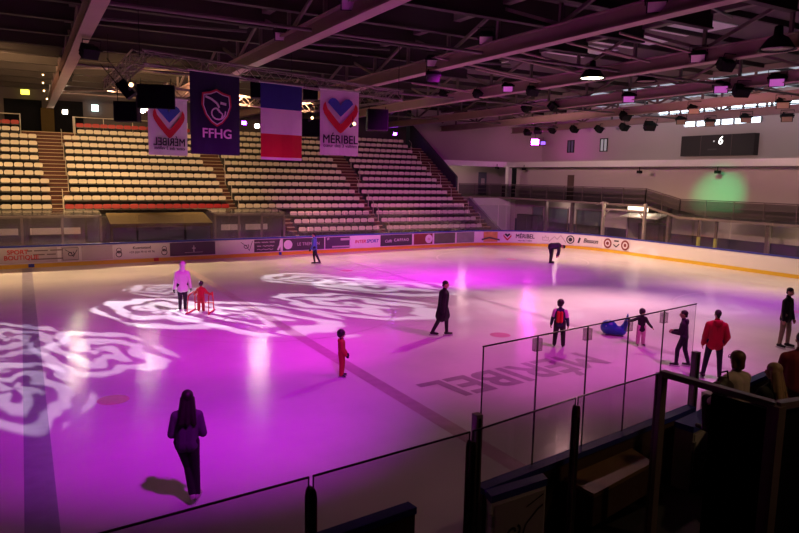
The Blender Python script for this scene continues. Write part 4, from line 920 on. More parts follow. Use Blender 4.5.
def person(label, loc, face, H, pose, wear, skates=True, zbase=0.0):
    u = H/1.78; kid = wear.get('kid', 1.0); shw = wear.get('sh', .185)*u; g = wear.get('girth', 1.0)
    P = V((0, 0, 0)); S = nv(pose.get('lean', (0, .04, 1))); X = nv(pose.get('side', (1, 0, 0)))
    nb = P+S*.50*u; ch = P+S*.36*u; wa = P+S*.17*u
    hd = nv(pose.get('head', tuple(S))); yaw = R(pose.get('look', 0)); HR = M.Rotation(yaw, 4, 'Z'); fwd = (HR @ V((0, 1, 0))).normalized()
    if 'face' in pose: fwd = nv(pose['face'])
    fwd = (fwd-hd*fwd.dot(hd)).normalized(); sd = fwd.cross(hd)
    HM = M(((sd.x, fwd.x, hd.x, 0), (sd.y, fwd.y, hd.y, 0), (sd.z, fwd.z, hd.z, 0), (0, 0, 0, 1)))
    hk = kid; hc = nb+hd*(.055+.11*hk)*u
    J = {}
    for s, k in ((-1, 'l'), (1, 'r')):
        sh_ = nb-S*.10*u+X*s*shw; ua = nv(pose.get('ua_'+k, (s*.12, -.02, -1))); fa = nv(pose.get('fa_'+k, (s*.04, .15, -1)))
        el = sh_+ua*.29*u; wr = el+fa*.245*u
        hp = P+X*s*.092*u; th = nv(pose.get('th_'+k, (s*.05, .05, -1))); sk = nv(pose.get('sk_'+k, (s*.03, -.05, -1)))
        kn = hp+th*.43*u; an = kn+sk*.41*u; ft = nv(pose.get('ft_'+k, (s*.2, 1, 0)))
        J[k] = dict(sh=sh_, el=el, wr=wr, fa=fa, hp=hp, kn=kn, an=an, ft=ft)
    lo = min(J['l']['an'].z, J['r']['an'].z); drop = (.135 if skates else .085)*u
    off = V((0, 0, -lo+drop))
    if 'hipz' in pose: off = V((0, 0, pose['hipz']))
    mv = lambda p: p+off
    for k in J:
        for q in ('sh', 'el', 'wr', 'hp', 'kn', 'an'): J[k][q] = mv(J[k][q])
    P, nb, ch, wa, hc = map(mv, (P, nb, ch, wa, hc))
    th_ = math.atan2(face.y, face.x)-PI/2
    root = thing('person', label, 'person', mw=M.Translation((loc[0], loc[1], zbase)) @ M.Rotation(th_, 4, 'Z'))
    vox = max(.009, .011*u)
    def torso(t, hem=None):
        q = [('c', P-X*.055*u, (.095*g*u+t), P+X*.055*u, (.095*g*u+t)), ('c', P-X*.045*u, .095*g*u+t, ch-X*.065*u, .098*g*u+t), ('c', P+X*.045*u, .095*g*u+t, ch+X*.065*u, .098*g*u+t),
             ('c', ch, .10*g*u+t, nb-S*.06*u, .06*u+t)]
        for s in (-1, 1): q += [('c', nb-S*.02*u, .045*u+t*.6, nb-S*.095*u+X*s*(shw-.02*u), .05*u+t*.8), ('c', ch+X*s*.06*u, .085*g*u+t, nb-S*.11*u+X*s*(shw-.04*u), .055*u+t)]
        return q
    def arm(k, t, upto=1.0):
        j = J[k]; w = j['el'].lerp(j['wr'], upto); return [('c', j['sh'], .050*u+t, j['el'], .041*u+t), ('c', j['el'], .041*u+t, w, .029*u+t)]
    def leg(k, t, upto=1.0):
        j = J[k]; w = j['kn'].lerp(j['an'], upto); return [('c', j['hp'], .085*g*u+t, j['kn'], .054*u+t), ('c', j['kn'], .054*u+t, w, .036*u+t)]
    def hand(k, t=0):
        j = J[k]; f = j['fa']; s = -1 if k == 'l' else 1; w = j['wr']; n = V((-s*1.0, .15, 0)); n = (n-f*n.dot(f)).normalized(); c = f.cross(n).normalized()
        q = [('c', w, .024*u+t, w+f*.055*u, .026*u+t), ('c', w+f*.03*u-c*.018*u, .018*u+t, w+f*.075*u-c*.026*u, .015*u+t), ('c', w+f*.03*u+c*.018*u, .018*u+t, w+f*.075*u+c*.026*u, .015*u+t)]
        for i, ln in enumerate((.062, .072, .068, .052)):
            b = w+f*.078*u+c*(-.030+.020*i)*u; m_ = b+f*ln*.5*u+n*.008*u; e = m_+f*ln*.42*u+n*.022*u
            q += [('c', b, .0092*u+t, m_, .0088*u+t), ('c', m_, .0088*u+t, e, .0078*u+t)]
        cf = c if (c.y > 0) else -c
        b = w+f*.02*u+cf*.026*u; m_ = b+f*.035*u+cf*.024*u+n*.01*u; q += [('c', b, .0125*u+t, m_, .0105*u+t), ('c', m_, .0105*u+t, m_+f*.03*u+n*.012*u, .0088*u+t)]
        return q
    hh = lambda x, y, z: hc+(sd*x+fwd*y+hd*z)*u*hk
    body = torso(0)+[('c', nb-S*.03*u, .055*u, hh(0, 0, -.06), .052*u), ('e', hh(0, -.012, .025), (.074*u*hk, .094*u*hk, .09*u*hk), HM), ('e', hh(0, .02, -.035), (.056*u*hk, .07*u*hk, .078*u*hk), HM),
                     ('c', hh(0, .088, .005), .010*u*hk, hh(0, .102, -.022), .015*u*hk), ('c', hh(-.022, .08, -.062), .009*u*hk, hh(.022, .08, -.062), .009*u*hk)]
    for s in (-1, 1): body += [('e', hh(s*.074, -.01, -.008), (.012*u*hk, .02*u*hk, .03*u*hk), HM)]
    for k in 'lr':
        j = J[k]; body += arm(k, 0)+hand(k)+leg(k, 0)+[('c', j['an']-V((0, 0, .05*u))-j['ft']*.03*u, .035*u, j['an']-V((0, 0, .055*u))+j['ft']*.13*u, .028*u), ('c', j['an'], .036*u, j['an']-V((0, 0, .045*u)), .036*u)]
    blob('body', body, vox, skin, root, 2)
    mb = MB()
    for s in (-1, 1):
        e = hh(s*.03, .078, .012)
        mm = MB(); mm.lathe([(.001, -.010*u), (.008*u, -.006*u), (.010*u, 0), (.008*u, .006*u), (.001, .010*u)], 8, 0, e); mm.build('eye', eyem, root)
    v2 = .013
    if 'trousers' in wear: blob('trousers', torso(.008)[:1]+leg('l', wear.get('tt', .016))+leg('r', wear.get('tt', .016))+[('c', P, .1*g*u, wa, .10*g*u)], v2, wear['trousers'], root)
    if 'jacket' in wear:
        jt = wear.get('jt', .022); hem = wear.get('hem', .06)*u
        q = torso(jt)
        q.append(('c', nb-S*.05*u, .07*u, nb+S*.035*u, .064*u))
        for k in 'lr':
            q += arm(k, jt*.9, .96); j = J[k]; d = (j['kn']-j['hp']).normalized(); d = (d+V((0, 0, -1.2))).normalized()
            q.append(('c', P+X*(.05 if k == 'r' else -.05)*u, .10*g*u+jt, P+X*(.06 if k == 'r' else -.06)*u+d*hem, .095*g*u+jt+.12*hem))
        jk = blob('jacket' if hem < .2 else 'coat', q, v2, wear['jacket'], root)
        if wear.get('hood') == 'down': blob('hood', [('c', nb-fwd*.085*u-sd*.07*u-S*.01*u, .05*u, nb-fwd*.085*u+sd*.07*u-S*.01*u, .05*u), ('e', nb-fwd*.10*u-S*.06*u, (.11*u, .05*u, .1*u))], v2, wear['jacket'], root)
        if wear.get('hood') == 'up': blob('hood', [('e', hh(0, -.035, .025), (.105*u*hk, .105*u*hk, .125*u*hk), HM), ('c', hh(0, -.03, -.05), .09*u, nb-S*.02*u, .10*u)], v2, wear['jacket'], root)
        if 'panel' in wear:   # coloured blocks on the jacket back / sleeves
            pm = wear['panel']
            blob('back_panel', [('c', P-fwd*0+V((0, -.075*g*u-jt*.9, .03*u))-X*.055*u, .065*u, ch+V((0, -.07*g*u-jt*.9, .0*u))-X*.06*u, .065*u), ('c', P+V((0, -.075*g*u-jt*.9, .03*u))+X*.055*u, .065*u, ch+V((0, -.07*g*u-jt*.9, .0*u))+X*.06*u, .065*u)], v2, pm[0], root)
            for k in 'lr': j = J[k]; blob('sleeve_panel', [('c', j['sh']-V((0, .02, -.01))*u, .055*u+jt, j['sh'].lerp(j['el'], .7), .05*u+jt)], v2, pm[1], root)
    if 'gloves' in wear:
        for k in 'lr': blob('glove', hand(k, .006), max(.009, .01*u), wear['gloves'], root, 2)
    for k in 'lr':
        j = J[k]; b = wear.get('boots', bootb); f = j['ft']; a = j['an']
        ob = blob('skate' if skates else 'shoe', [('c', a+(j['kn']-a).normalized()*.11*u, .052*u, a-V((0, 0, .03*u)), .05*u), ('c', a-V((0, 0, .045*u))-f*.04*u, .045*u, a-V((0, 0, .055*u))+f*.16*u, .036*u)], .012, b, root)
        if skates:
            c = a-V((0, 0, .113*u)); mb = MB(); mb.bar(c-f*.11*u, c+f*.20*u, .005, .045*u); mb.build('blade', blade, ob)
    hs = wear.get('hair', 'short'); hm = wear.get('hairm', hairdark)
    if hs == 'short': blob('hair', [('e', hh(0, -.022, .036), (.080*u*hk, .097*u*hk, .088*u*hk), HM), ('c', hh(0, -.06, .0), .05*u*hk, hh(0, -.065, -.05), .04*u*hk)], .012, hm, root)
    if hs == 'bob': blob('hair', [('e', hh(0, -.03, .045), (.1*u, .11*u, .1*u), HM)]+[('c', hh(s*.075, -.03, .03), .04*u, hh(s*.08, -.03, -.09), .035*u) for s in (-1, 1)]+[('c', hh(0, -.08, 0), .06*u, hh(0, -.08, -.09), .05*u)], .012, hm, root)
    if hs == 'long': blob('hair', [('e', hh(0, -.025, .045), (.088*u, .105*u, .092*u), HM)]+[('c', hh(x, -.06, .0), .05*u, hh(x*1.9, -.12, -.36), .045*u) for x in (-.05, 0, .05)]+[('c', hh(x, -.03, .0), .035*u, hh(x*1.35, -.06, -.26), .038*u) for x in (-.075, .075)], .012, hm, root)
    if hs == 'helmet': blob('helmet', [('e', hh(0, -.012, .03), (.1*u*hk, .118*u*hk, .108*u*hk), HM), ('e', hh(0, -.04, -.01), (.088*u*hk, .085*u*hk, .1*u*hk), HM)], .012, wear.get('helm', helm), root)
    if hs == 'beanie': blob('hat', [('e', hh(0, -.02, .05), (.09*u*hk, .108*u*hk, .09*u*hk), HM), ('e', hh(0, -.03, .15), (.03*u*hk,)*3, HM)], .012, wear.get('helm', helm), root)
    if 'scarf' in wear: blob('scarf', [('c', nb+S*.02*u-sd*.05*u-fwd*.02*u, .05*u, nb+S*.02*u+sd*.05*u-fwd*.02*u, .05*u), ('c', nb+S*.02*u+fwd*.05*u, .04*u, nb+S*.01*u, .05*u)], .012, wear['scarf'], root)
    return root, J
def G(x, y): p = at(x, y, z=0); return (p.x, p.y)
hoodie = mat('hoodie_mauve', (.085, .065, .11), .85, var=.1); jwhite = mat('jacket_pale', (.68, .56, .64), .8, var=.05); jred = mat('jacket_red', (.45, .015, .02), .75); jblue = mat('jacket_blue', (.06, .16, .36), .7); jnavy = mat('jacket_navy', (.02, .02, .06), .75)
suitred = mat('suit_red', (.38, .02, .025), .75); pinkp = mat('panel_pink', (.75, .30, .62), .7); redpan = mat('panel_red', (.65, .03, .02), .7); pinkt = mat('trouser_pink', (.62, .33, .42), .8); beige = mat('trouser_beige', (.26, .19, .13), .8); greyj = mat('hoodie_dark', (.025, .02, .035), .85); palecoat = mat('coat_pale', (.40, .32, .30), .85); glred = mat('glove_red', (.3, .03, .05), .7); jeans = mat('jeans_dark', (.015, .015, .03), .85)
p = G(188, 502)
person('woman in mauve hoodie with long dark hair, skating away near the bottom left', p, face_dir(p, .12, 1), 1.70,
       dict(lean=(.03, .06, 1), ua_l=(-.22, -.05, -1), fa_l=(.45, .75, .12), ua_r=(.22, -.05, -1), fa_r=(-.45, .75, .1), th_l=(.24, .14, -1), sk_l=(.16, -.35, -1), th_r=(.06, .04, -1), sk_r=(.05, -.03, -1), ft_l=(-.3, 1, 0), look=8),
       dict(jacket=hoodie, hem=.05, trousers=tblack, boots=bootw, hair='long', sh=.165, jt=.026))
p = G(183, 313)
person('adult in pale hooded jacket and black trousers standing beside the child in red', p, face_dir(p, -.25, 1), 1.80,
       dict(ua_l=(-.18, -.03, -1), fa_l=(-.12, .12, -1), ua_r=(.2, .02, -1), fa_r=(.18, .1, -1), th_l=(.03, .05, -1), th_r=(-.02, .02, -1), sk_r=(-.02, -.03, -1), look=25),
       dict(jacket=jwhite, hood='up', hem=.14, trousers=tblack, gloves=jblack, boots=bootw, hair='none', girth=1.05))
p = G(201, 312)
kr, kj = person('child in red jacket leaning on a red tubular skating aid', p, face_dir(p, .3, 1), 1.05,
       dict(lean=(0, .15, 1), ua_l=(-.5, .35, -.8), fa_l=(-.5, .5, -.4), ua_r=(.5, .35, -.8), fa_r=(.5, .5, -.4), th_l=(-.08, .12, -1), th_r=(.08, .1, -1)),
       dict(kid=1.38, tt=.03, jacket=jred, hem=.06, trousers=suitred, boots=jred, hair='helmet', gloves=jred, girth=1.1))
fd = face_dir(p, .3, 1); o = thing('skating_aid', 'red tubular frame skating aid held by the small child', 'skating aid', mw=M.Translation((p[0], p[1], 0)) @ M.Rotation(math.atan2(fd.y, fd.x)-PI/2, 4, 'Z'))
for s in (-1, 1):
    mb = MB(); mb.tube([(s*.33, .42, .025), (s*.31, .36, .62), (s*.32, .30, .66), (s*.33, -.14, .64), (s*.35, -.26, .58), (s*.37, -.36, .025)], .02, 7); mb.build('side_frame', cred, o)
    mb = MB(); mb.bar((s*.33, .5, .015), (s*.38, -.46, .015), .03, .03); mb.build('runner', cred, o)
mb = MB(); mb.tube([(-.31, .36, .60), (.31, .36, .60)], .02, 7); mb.build('crossbar', cred, o); mb = MB(); mb.tube([(-.33, .40, .25), (.33, .40, .25)], .018, 7); mb.build('crossbar', cred, o)
p = G(314.5, 264.5)
person('skater in blue jacket gliding left before the far boards', p, face_dir(p, -1, .15), 1.74,
       dict(lean=(0, .06, 1), ua_l=(-.12, .1, -1), fa_l=(.0, .45, -.8), ua_r=(.15, .05, -1), fa_r=(.05, .6, -.7), th_l=(-.03, -.28, -1), sk_l=(-.03, -.5, -1), th_r=(.03, .12, -1), sk_r=(.03, -.1, -1), look=0),
       dict(jacket=jblue, hem=.1, trousers=jeans, gloves=jblack, hair='short', hood='down', girth=1.2))
p = G(341.5, 377)
person('small child in red snowsuit and dark helmet standing alone in profile', p, face_dir(p, 1, -.1), 1.12,
       dict(lean=(0, -.02, 1), ua_l=(-.1, .1, -1), fa_l=(.05, .5, -.7), ua_r=(.1, .15, -1), fa_r=(-.1, .55, -.7), th_l=(-.03, .06, -1), th_r=(.03, .04, -1)),
       dict(kid=1.38, tt=.03, jacket=suitred, hem=.06, trousers=suitred, hair='helmet', gloves=jblack, girth=1.05, scarf=jblack, boots=bootb, hood='down'))
p = G(442, 336.5)
person('man in long black coat striding to the right at mid rink', p, face_dir(p, 1, .05), 1.76,
       dict(lean=(0, .08, 1), ua_l=(-.1, .12, -1), fa_l=(-.02, .2, -1), ua_r=(.12, -.15, -1), fa_r=(.05, .0, -1), th_l=(-.03, .30, -1), sk_l=(-.02, .05, -1), th_r=(.02, -.28, -1), sk_r=(.02, -.5, -1), head=(0, .2, 1)),
       dict(jacket=jblack, hem=.30, trousers=tblack, gloves=jblack, hair='short', jt=.04, girth=1.25))
p = G(550.5, 263.5)
person('skater in dark clothes bending down to touch a skate near the end boards', p, face_dir(p, 1, -.1), 1.82,
       dict(lean=(0, 1, .12), head=(0, 1, -.35), face=(0, .3, -1), ua_l=(-.02, .12, -1), fa_l=(.03, -.15, -1), ua_r=(.06, .1, -1), fa_r=(-.06, -.3, -1), th_l=(-.02, .10, -1), sk_l=(-.01, -.12, -1), th_r=(.02, .02, -1), sk_r=(.02, -.05, -1)),
       dict(jacket=greyj, hem=.06, trousers=tblack, hair='short', girth=1.5, jt=.04, tt=.035))
p = G(558.5, 347.5)
person('child in pink, red and navy jacket with dark helmet seen from behind', p, face_dir(p, .08, 1), 1.38,
       dict(ua_l=(-.3, -.02, -1), fa_l=(-.18, .1, -1), ua_r=(.3, -.02, -1), fa_r=(.12, .15, -1), th_l=(-.1, .03, -1), sk_l=(-.06, -.03, -1), th_r=(.1, .05, -1), sk_r=(.05, -.05, -1), look=-25),
       dict(kid=1.25, tt=.03, jacket=jnavy, hem=.07, panel=(redpan, pinkp), trousers=tblack, gloves=glred, hair='helmet', girth=1.12))
p = G(640, 346)
person('little girl in black coat and pink trousers reaching toward the blue whale', p, face_dir(p, .45, -1), 1.08,
       dict(ua_r=(.95, .1, -.35), fa_r=(.95, .2, -.05), ua_l=(-.55, .1, -1), fa_l=(-.7, .15, -.75), th_l=(-.08, .02, -1), th_r=(.08, .04, -1), look=20),
       dict(kid=1.38, tt=.03, jacket=jblack, hem=.15, trousers=pinkt, boots=bootb, hair='helmet', hairm=hairdark, helm=hairdark, hood='down'))
p = G(682, 367)
person('youth in dark hooded top pushing off to the left beside the glass end', p, face_dir(p, -1, .2), 1.52,
       dict(lean=(0, .10, 1), ua_l=(-.1, .2, -1), fa_l=(.35, .9, -.05), ua_r=(.1, .2, -1), fa_r=(-.35, .9, .0), th_l=(-.04, .36, -1), sk_l=(-.02, .02, -1), th_r=(.03, -.06, -1), sk_r=(.03, -.30, -1), head=(0, .1, 1)),
       dict(kid=1.12, jacket=greyj, hem=.04, trousers=jeans, hair='short', hood='down', girth=.9))
p = G(712, 379)
person('man in red hooded jacket and dark trousers with his back turned', p, face_dir(p, -.15, 1), 1.76,
       dict(lean=(.03, .05, 1), ua_l=(-.22, .0, -1), fa_l=(-.1, .3, -1), ua_r=(.28, -.08, -1), fa_r=(-.3, .35, -.8), th_l=(-.16, .03, -1), sk_l=(-.14, -.05, -1), th_r=(.1, .08, -1), sk_r=(.06, -.03, -1), look=10, head=(0, .06, 1)),
       dict(jacket=jred, hem=.10, trousers=jeans, hair='short', hood='down', girth=1.0, jt=.03, skates=1))
p = G(783, 348)
person('man in dark jacket and beige trousers looking down at the right edge', p, face_dir(p, .8, -.35), 1.84,
       dict(ua_l=(-.1, .08, -1), fa_l=(.0, .3, -1), ua_r=(.12, .0, -1), fa_r=(.05, .12, -1), th_l=(-.08, .12, -1), sk_l=(-.05, -.03, -1), th_r=(.03, -.04, -1), sk_r=(.02, -.10, -1), head=(0, .22, 1)),
       dict(jacket=jblack, hem=.12, trousers=beige, hair='short', girth=1.0))
# whale shaped skating aid
a, b = at(603, 334, z=0), at(627, 336, z=0); ax = (b-a).normalized(); mw = M(((ax.x, -ax.y, 0, (a.x+b.x)/2), (ax.y, ax.x, 0, (a.y+b.y)/2), (0, 0, 1, 0), (0, 0, 0, 1)))
o = thing('whale_skating_aid', 'blue plastic whale shaped skating aid with raised tail beside the little girl', 'skating aid', mw=mw)
bl = mat('whale_blue', (.02, .09, .42), .35, var=.05)
h = (b-a).length/2
blob('body', [('e', (-h*.55, 0, .24), (.26, .2, .235)), ('c', (-h*.5, 0, .17), .165, (h*.55, 0, .15), .145), ('c', (h*.55, 0, .16), .14, (h*.80, 0, .36), .08), ('c', (h*.80, 0, .36), .08, (h*.95, 0, .62), .035), ('c', (h*.85, 0, .50), .04, (h*.98, .12, .68), .02), ('c', (h*.85, 0, .50), .04, (h*.98, -.12, .68), .02)], .018, bl, o, 3)
for s in (-1, 1):
    mb = MB(); mb.bar((-h*.8, s*.13, .012), (h*.7, s*.13, .012), .025, .024); mb.build('runner', inkd, o)
    mm = MB(); mm.lathe([(.001, -.025), (.02, -.015), (.025, 0), (.02, .015), (.001, .025)], 8, 0, (-h*.78, s*.165, .3)); mm.build('eye', inkw, o)
# spectators
zb = 1.25
def bench_block(p, w_=.6):
    pass
P1, P2, P3 = at(740, 372, D=8.9), at(776, 380, D=8.3), at(800, 372, D=9.4)
mb = MB(); c = (P1+P3)/2; d = V((P3.x-P1.x, P3.y-P1.y, 0)); a = V((P1.x, P1.y, 0))-d*.15; b = V((P3.x, P3.y, 0))+d*.6; n = V((-d.y, d.x, 0)).normalized()*.24
sitz = .46
o = thing('spectator_bench', 'dark bench carrying the three spectators at the right', 'bench', (c.x, c.y, zb))
mb.prism([V((q.x-c.x, q.y-c.y, .14)) for q in (a-n, b-n, b+n, a+n)], (0, 0, .05)); mb.build('seat', black, o)
for t in (.1, .5, .9): q = a.lerp(b, t)-V((c.x, c.y, 0)); mb = MB(); mb.box(q.x-.05, q.x+.05, q.y-.12, q.y+.12, 0, .14); mb.build('leg', black, o)
sitp = dict(th_l=(-.12, 1, -.05), th_r=(.12, 1, -.05), sk_l=(0, -.05, -1), sk_r=(0, -.05, -1), ft_l=(0, 1, 0), ft_r=(0, 1, 0))
person('seated woman with dark bob and glasses in a pale coat, holding a dark bag', (P1.x, P1.y), face_dir((P1.x, P1.y), -.8, .75), 1.66,
       dict(sitp, lean=(0, .12, 1), hipz=.57, ua_l=(-.1, .25, -1), fa_l=(.1, 1, -.7), ua_r=(.1, .25, -1), fa_r=(-.1, 1, -.7)), dict(jacket=palecoat, hem=.05, trousers=tblack, hair='bob', hairm=hairbrown, sh=.165, jt=.03), False, zb)
w_ = bpy.data.objects[[o.name for o in bpy.data.objects if o.get('label', '').startswith('seated woman with dark bob')][0]]
mb = MB()
for s in (-1, 1): 
    for k in range(10): pass
hz = .57+.50*1.66/1.78*.99+.19*1.66/1.78
mb.tube([(.085, .05, hz+.01), (.08, .13, hz+.015)], .005, 5); mb.tube([(-.085, .05, hz+.01), (-.08, .13, hz+.015)], .005, 5)
for s in (-1, 1): mb.tube([(s*.045+.03*math.cos(t), .145, hz+.012+.024*math.sin(t)) for t in [i*PI/6 for i in range(13)]], .004, 4)
mb.build('glasses', black, w_)
q = at(723, 383, D=8.6); o = thing('handbag', 'dark rounded bag held by the woman with the dark bob', 'bag', (q.x, q.y, q.z-.18))
blob('body', [('c', (-.08, 0, .12), .10, (.07, 0, .12), .10), ('c', (0, 0, .1), .11, (0, 0, .19), .085)], .015, mat('bag_dark', (.03, .018, .02), .6), o)
mb = MB(); mb.tube([(-.1, 0, .22), (-.07, 0, .33), (.07, 0, .33), (.1, 0, .22)], .012, 6); mb.build('handle', black, o)
person('seated person with long fair hair in dark clothes beside the pale coat', (P2.x, P2.y), face_dir((P2.x, P2.y), -.7, .7), 1.6,
       dict(sitp, lean=(0, .1, 1), hipz=.61, ua_l=(-.1, .4, -1), fa_l=(.1, 1, -.2), ua_r=(.1, .4, -1), fa_r=(-.1, 1, -.2), look=25), dict(jacket=jblack, hem=.05, trousers=tblack, hair='long', hairm=hairblond, sh=.165), False, zb)
person('dark haired person in a red jacket seated at the right edge', (P3.x, P3.y), face_dir((P3.x, P3.y), -.3, 1), 1.78,
       dict(sitp, lean=(0, .08, 1), hipz=.70, ua_l=(-.12, .3, -1), fa_l=(.1, 1, -.2), ua_r=(.12, .3, -1), fa_r=(-.1, 1, -.2)), dict(jacket=mat('jacket_dark_red', (.22, .02, .025), .75), hem=.05, trousers=tblack, hair='short', girth=1.1, jt=.035), False, zb)

# ------------------------------------------------------------------ lights
def spot(name, loc, tgt, power, col, ang, blend=.4, size=.15):
    l = bpy.data.lights.new(name, 'SPOT'); l.energy = power; l.color = col; l.spot_size = R(ang); l.spot_blend = blend; l.shadow_soft_size = size
    o = bpy.data.objects.new(name, l); COL.objects.link(o); o.location = loc
    o.rotation_euler = (V(tgt)-V(loc)).to_track_quat('-Z', 'Y').to_euler(); return o
def rose(name, loc, tgt, rad, power, col, seed, asp=1.45):
    d = (V(tgt)-V(loc)).length; half = math.atan(rad*1.15/d)
    o = spot(name, loc, tgt, power, col, math.degrees(half)*2.0, .1, .03); l = o.data; l.use_nodes = True; nt = l.node_tree; N = nt.nodes; L = nt.links; em = N['Emission']
    tc = N.new('ShaderNodeTexCoord'); sp = N.new('ShaderNodeSeparateXYZ'); L.new(tc.outputs['Normal'], sp.inputs[0])
    def mt(op, a, b=None, c=None):
        n = N.new('ShaderNodeMath'); n.operation = op
        for i, q in enumerate((a, b, c)):
            if q is None: continue
            if isinstance(q, (int, float)): n.inputs[i].default_value = q
            else: L.new(q, n.inputs[i])
        return n.outputs[0]
    k = 1/math.tan(half)
    nz = mt('ABSOLUTE', sp.outputs[2]); uu = mt('MULTIPLY', mt('DIVIDE', sp.outputs[0], nz), k*1.12); vv = mt('MULTIPLY', mt('DIVIDE', sp.outputs[1], nz), k*1.12*asp)
    cb = N.new('ShaderNodeCombineXYZ'); L.new(uu, cb.inputs[0]); L.new(vv, cb.inputs[1]); cb.inputs[2].default_value = seed
    no = N.new('ShaderNodeTexNoise'); no.inputs['Scale'].default_value = 2.6; no.inputs['Detail'].default_value = 1.5; L.new(cb.outputs[0], no.inputs['Vector'])
    n1 = mt('SUBTRACT', no.outputs['Fac'], .5)
    r = mt('SQRT', mt('ADD', mt('MULTIPLY', uu, uu), mt('MULTIPLY', vv, vv))); th = mt('ARCTAN2', vv, uu)
    ph = mt('ADD', mt('ADD', mt('MULTIPLY', r, 15.0), mt('MULTIPLY', th, 2.0)), mt('ADD', mt('MULTIPLY', n1, 9.0), mt('MULTIPLY', mt('SINE', mt('ADD', mt('MULTIPLY', th, 5.0), seed)), 1.1)))
    s = mt('SINE', ph); w = mt('MULTIPLY', mt('ADD', s, .5), 1.5); wc = N.new('ShaderNodeClamp'); L.new(w, wc.inputs[0])
    edge = mt('ADD', r, mt('MULTIPLY', mt('SINE', mt('ADD', mt('MULTIPLY', th, 6.0), seed*2)), .06)); ma = mt('MULTIPLY', mt('SUBTRACT', .98, edge), 14.0); mc = N.new('ShaderNodeClamp'); L.new(ma, mc.inputs[0])
    L.new(mt('MULTIPLY', mt('ADD', mt('MULTIPLY', wc.outputs[0], .96), .04), mc.outputs[0]), em.inputs['Strength'])
    return o
WARM = (1, .60, .27); MAG = (.80, .0, 1.0); PNK = (1.0, .05, .74)
PROJ = V((-6.0, 44.5, 9.3)); PR2 = V((21.5, 3.0, 8.8))
for i, (x, y, rad, pw) in enumerate(((10, 338, 1.2, 1.2), (14, 388, 1.15, 1.3), (97, 350, 1.3, 1.4), (163, 311, 1.7, 2.6), (245, 315, 1.75, 2.1), (311, 279, 1.5, 1.6), (347, 304, 1.7, 1.8), (377, 286, 1.7, 1.7), (160, 290, 1.1, 1.3))):
    t = at(x, y, z=0); q = PROJ+V((.3*i, 0, 0)); d = (t-q).length; rose('rose_projector', q, t, rad*1.15, pw*46*d*d, (1, .82, .92), i*3.1+1)
for i, (x, y, rad, pw) in enumerate(((495, 289, 1.7, .28), (532, 311, 1.7, .45), (700, 304, 2.0, .3), (632, 257, 1.3, .7))):
    t = at(x, y, z=0); q = PR2+V((.3*i-.5, 0, .1)); d = (t-q).length; rose('rose_projector', q, t, rad, pw*30*d*d, (1, .84, .92), i*2.3+20)
spot('magenta_flood', (3.6, 5.0, 8.9), (2.9, 15.2, 0), 5000, MAG, 57, 1, .25)
spot('magenta_flood', (14.6, 8.0, 8.9), (13, 17.0, 0), 3600, PNK, 90, 1, .25)
spot('magenta_flood', (14.6, 22.0, 8.9), (20.5, 32.0, 0), 11000, (1, .02, .95), 88, 1, .25)
spot('magenta_flood', (28.0, 14.0, 8.9), (23.5, 19.0, 0), 2400, (.75, .02, 1), 85, 1, .25)
spot('magenta_flood', (8.2, 12.0, 8.9), (6.0, 20.8, 0), 4200, (1, .0, .85), 66, 1, .25)
k = spot('bay_lamp_light', (KEY.x, KEY.y, KEY.z-.05), (KEY.x-3, KEY.y-4.5, 0), 5200, (1, .52, .50), 98, 1, .3)
for x, y, tx, ty_, pw in ((1.5, 29.5, -2, 46, 3000), (5.0, 30, 5, 47, 4600), (8.8, 30.4, 11.5, 47, 3200), (12.4, 31.6, 18, 46.5, 1150), (13.5, 31.6, 26, 45, 450)):
    spot('amber_flood', (x, y, 8.4), (tx, ty_, 4.3), pw, WARM, 72, .7, .12)
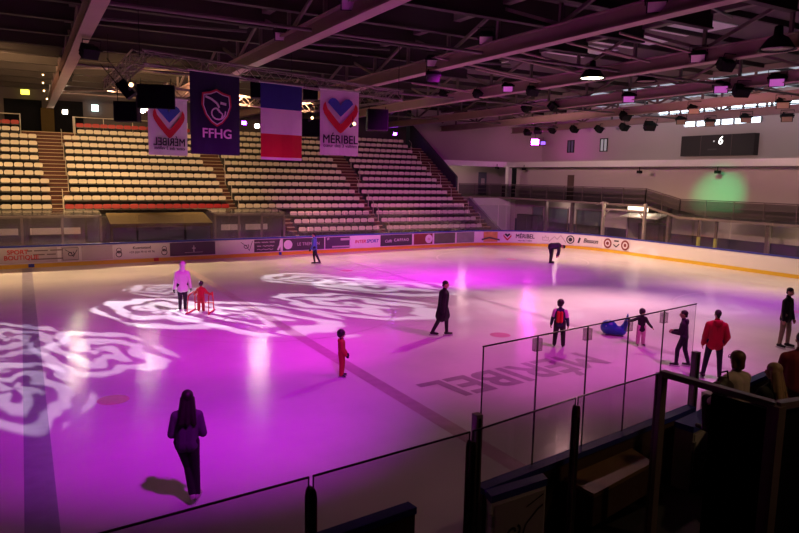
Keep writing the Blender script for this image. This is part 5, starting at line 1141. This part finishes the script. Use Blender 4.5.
# amber lamps over the stand shining down on the far side of the ice
for x, tx, pw in ((-3.0, -3.5, 20000), (3.5, 3, 18000), (10.0, 10, 13000), (17.0, 17, 11000), (24.0, 24, 11000)):
    spot('amber_ice_flood', (x, 46.5, 9.0), (tx, 37.2, 0), pw, (1, .60, .26), 46, 1, .18)
spot('amber_flood', (3.4, 29.3, 8.2), (1.5, 36.5, .4), 900, WARM, 75, 1, .2)
spot('amber_flood', (12, 31.5, 8.2), (17, 38, .4), 900, (1, .62, .3), 75, 1, .2)
spot('amber_flood', (29, 30, 8.9), (33, 30, 0), 4600, (1, .58, .34), 100, 1, .2)
spot('amber_flood', (29, 18, 8.9), (32, 20, 0), 2600, (1, .58, .38), 95, 1, .2)
spot('wall_fill', (26.5, 36, 7.0), (41, 40, 5.4), 1900, (1, .60, .52), 105, 1, .3)  # both wall spots are added fill for bounced light, no fixtures there
spot('wall_fill', (26.5, 22, 7.0), (41, 26, 5.4), 2000, (1, .55, .47), 105, 1, .3)
spot('roof_fill', (-1, 36, 8.6), (0, 50, 11.4), 1900, WARM, 120, 1, .2)  # added fill that brightens the roof deck, no fixture hangs here
spot('roof_fill', (7, 36, 8.6), (8, 50, 11.4), 1200, WARM, 120, 1, .2)
spot('bench_lamp', (9.5, .5, 8.5), (7.0, 5.8, .9), 320, (1, .62, .30), 46, 1, .2)
spot('green_spot', (26, 20, 8.5), (39.3, 27.8, 3.9), 10000, (.0, 1, .30), 15, 1, .1)
spot('amber_spot', (26, 20.3, 8.5), (37.4, 28.0, 2.4), 2500, (1, .55, .05), 9, 1, .1)
def point(name, loc, p, col, s=.1):
    l = bpy.data.lights.new(name, 'POINT'); l.energy = p; l.color = col; l.shadow_soft_size = s; o = bpy.data.objects.new(name, l); COL.objects.link(o); o.location = loc
point('garage_lamp', (38.7, 33.2, 2.85), 40, (1, .82, .55)); point('passage_lamp', (38.6, 20.8, 1.7), 90, (1, .72, .45)); point('wall_lamp', (40.0, 45.5, 7.6), 45, (1, .1, .7), .15)
point('landing_fill', (35.5, 51, 5.6), 90, (1, .68, .6), .2); point('underpass_fill', (38.2, 41.5, 2.7), 28, (1, .7, .6), .2); point('underpass_fill', (38.2, 27.0, 2.2), 18, (1, .65, .5), .2)  # landing and underpass points: added fill to brighten the walls, no lamps there
# daylight seeping through the roof strip and a dim world
w = bpy.data.worlds.new('world'); SC.world = w; w.use_nodes = True; w.node_tree.nodes['Background'].inputs[0].default_value = (.10, .07, .09, 1); w.node_tree.nodes['Background'].inputs[1].default_value = .05
vs = SC.view_settings; vs.view_transform = 'Standard'; vs.look = 'None'; vs.exposure = 0; vs.gamma = 1; vs.use_curve_mapping = False
SC.cycles.max_bounces = 8; SC.cycles.transparent_max_bounces = 24; SC.cycles.sample_clamp_indirect = 4
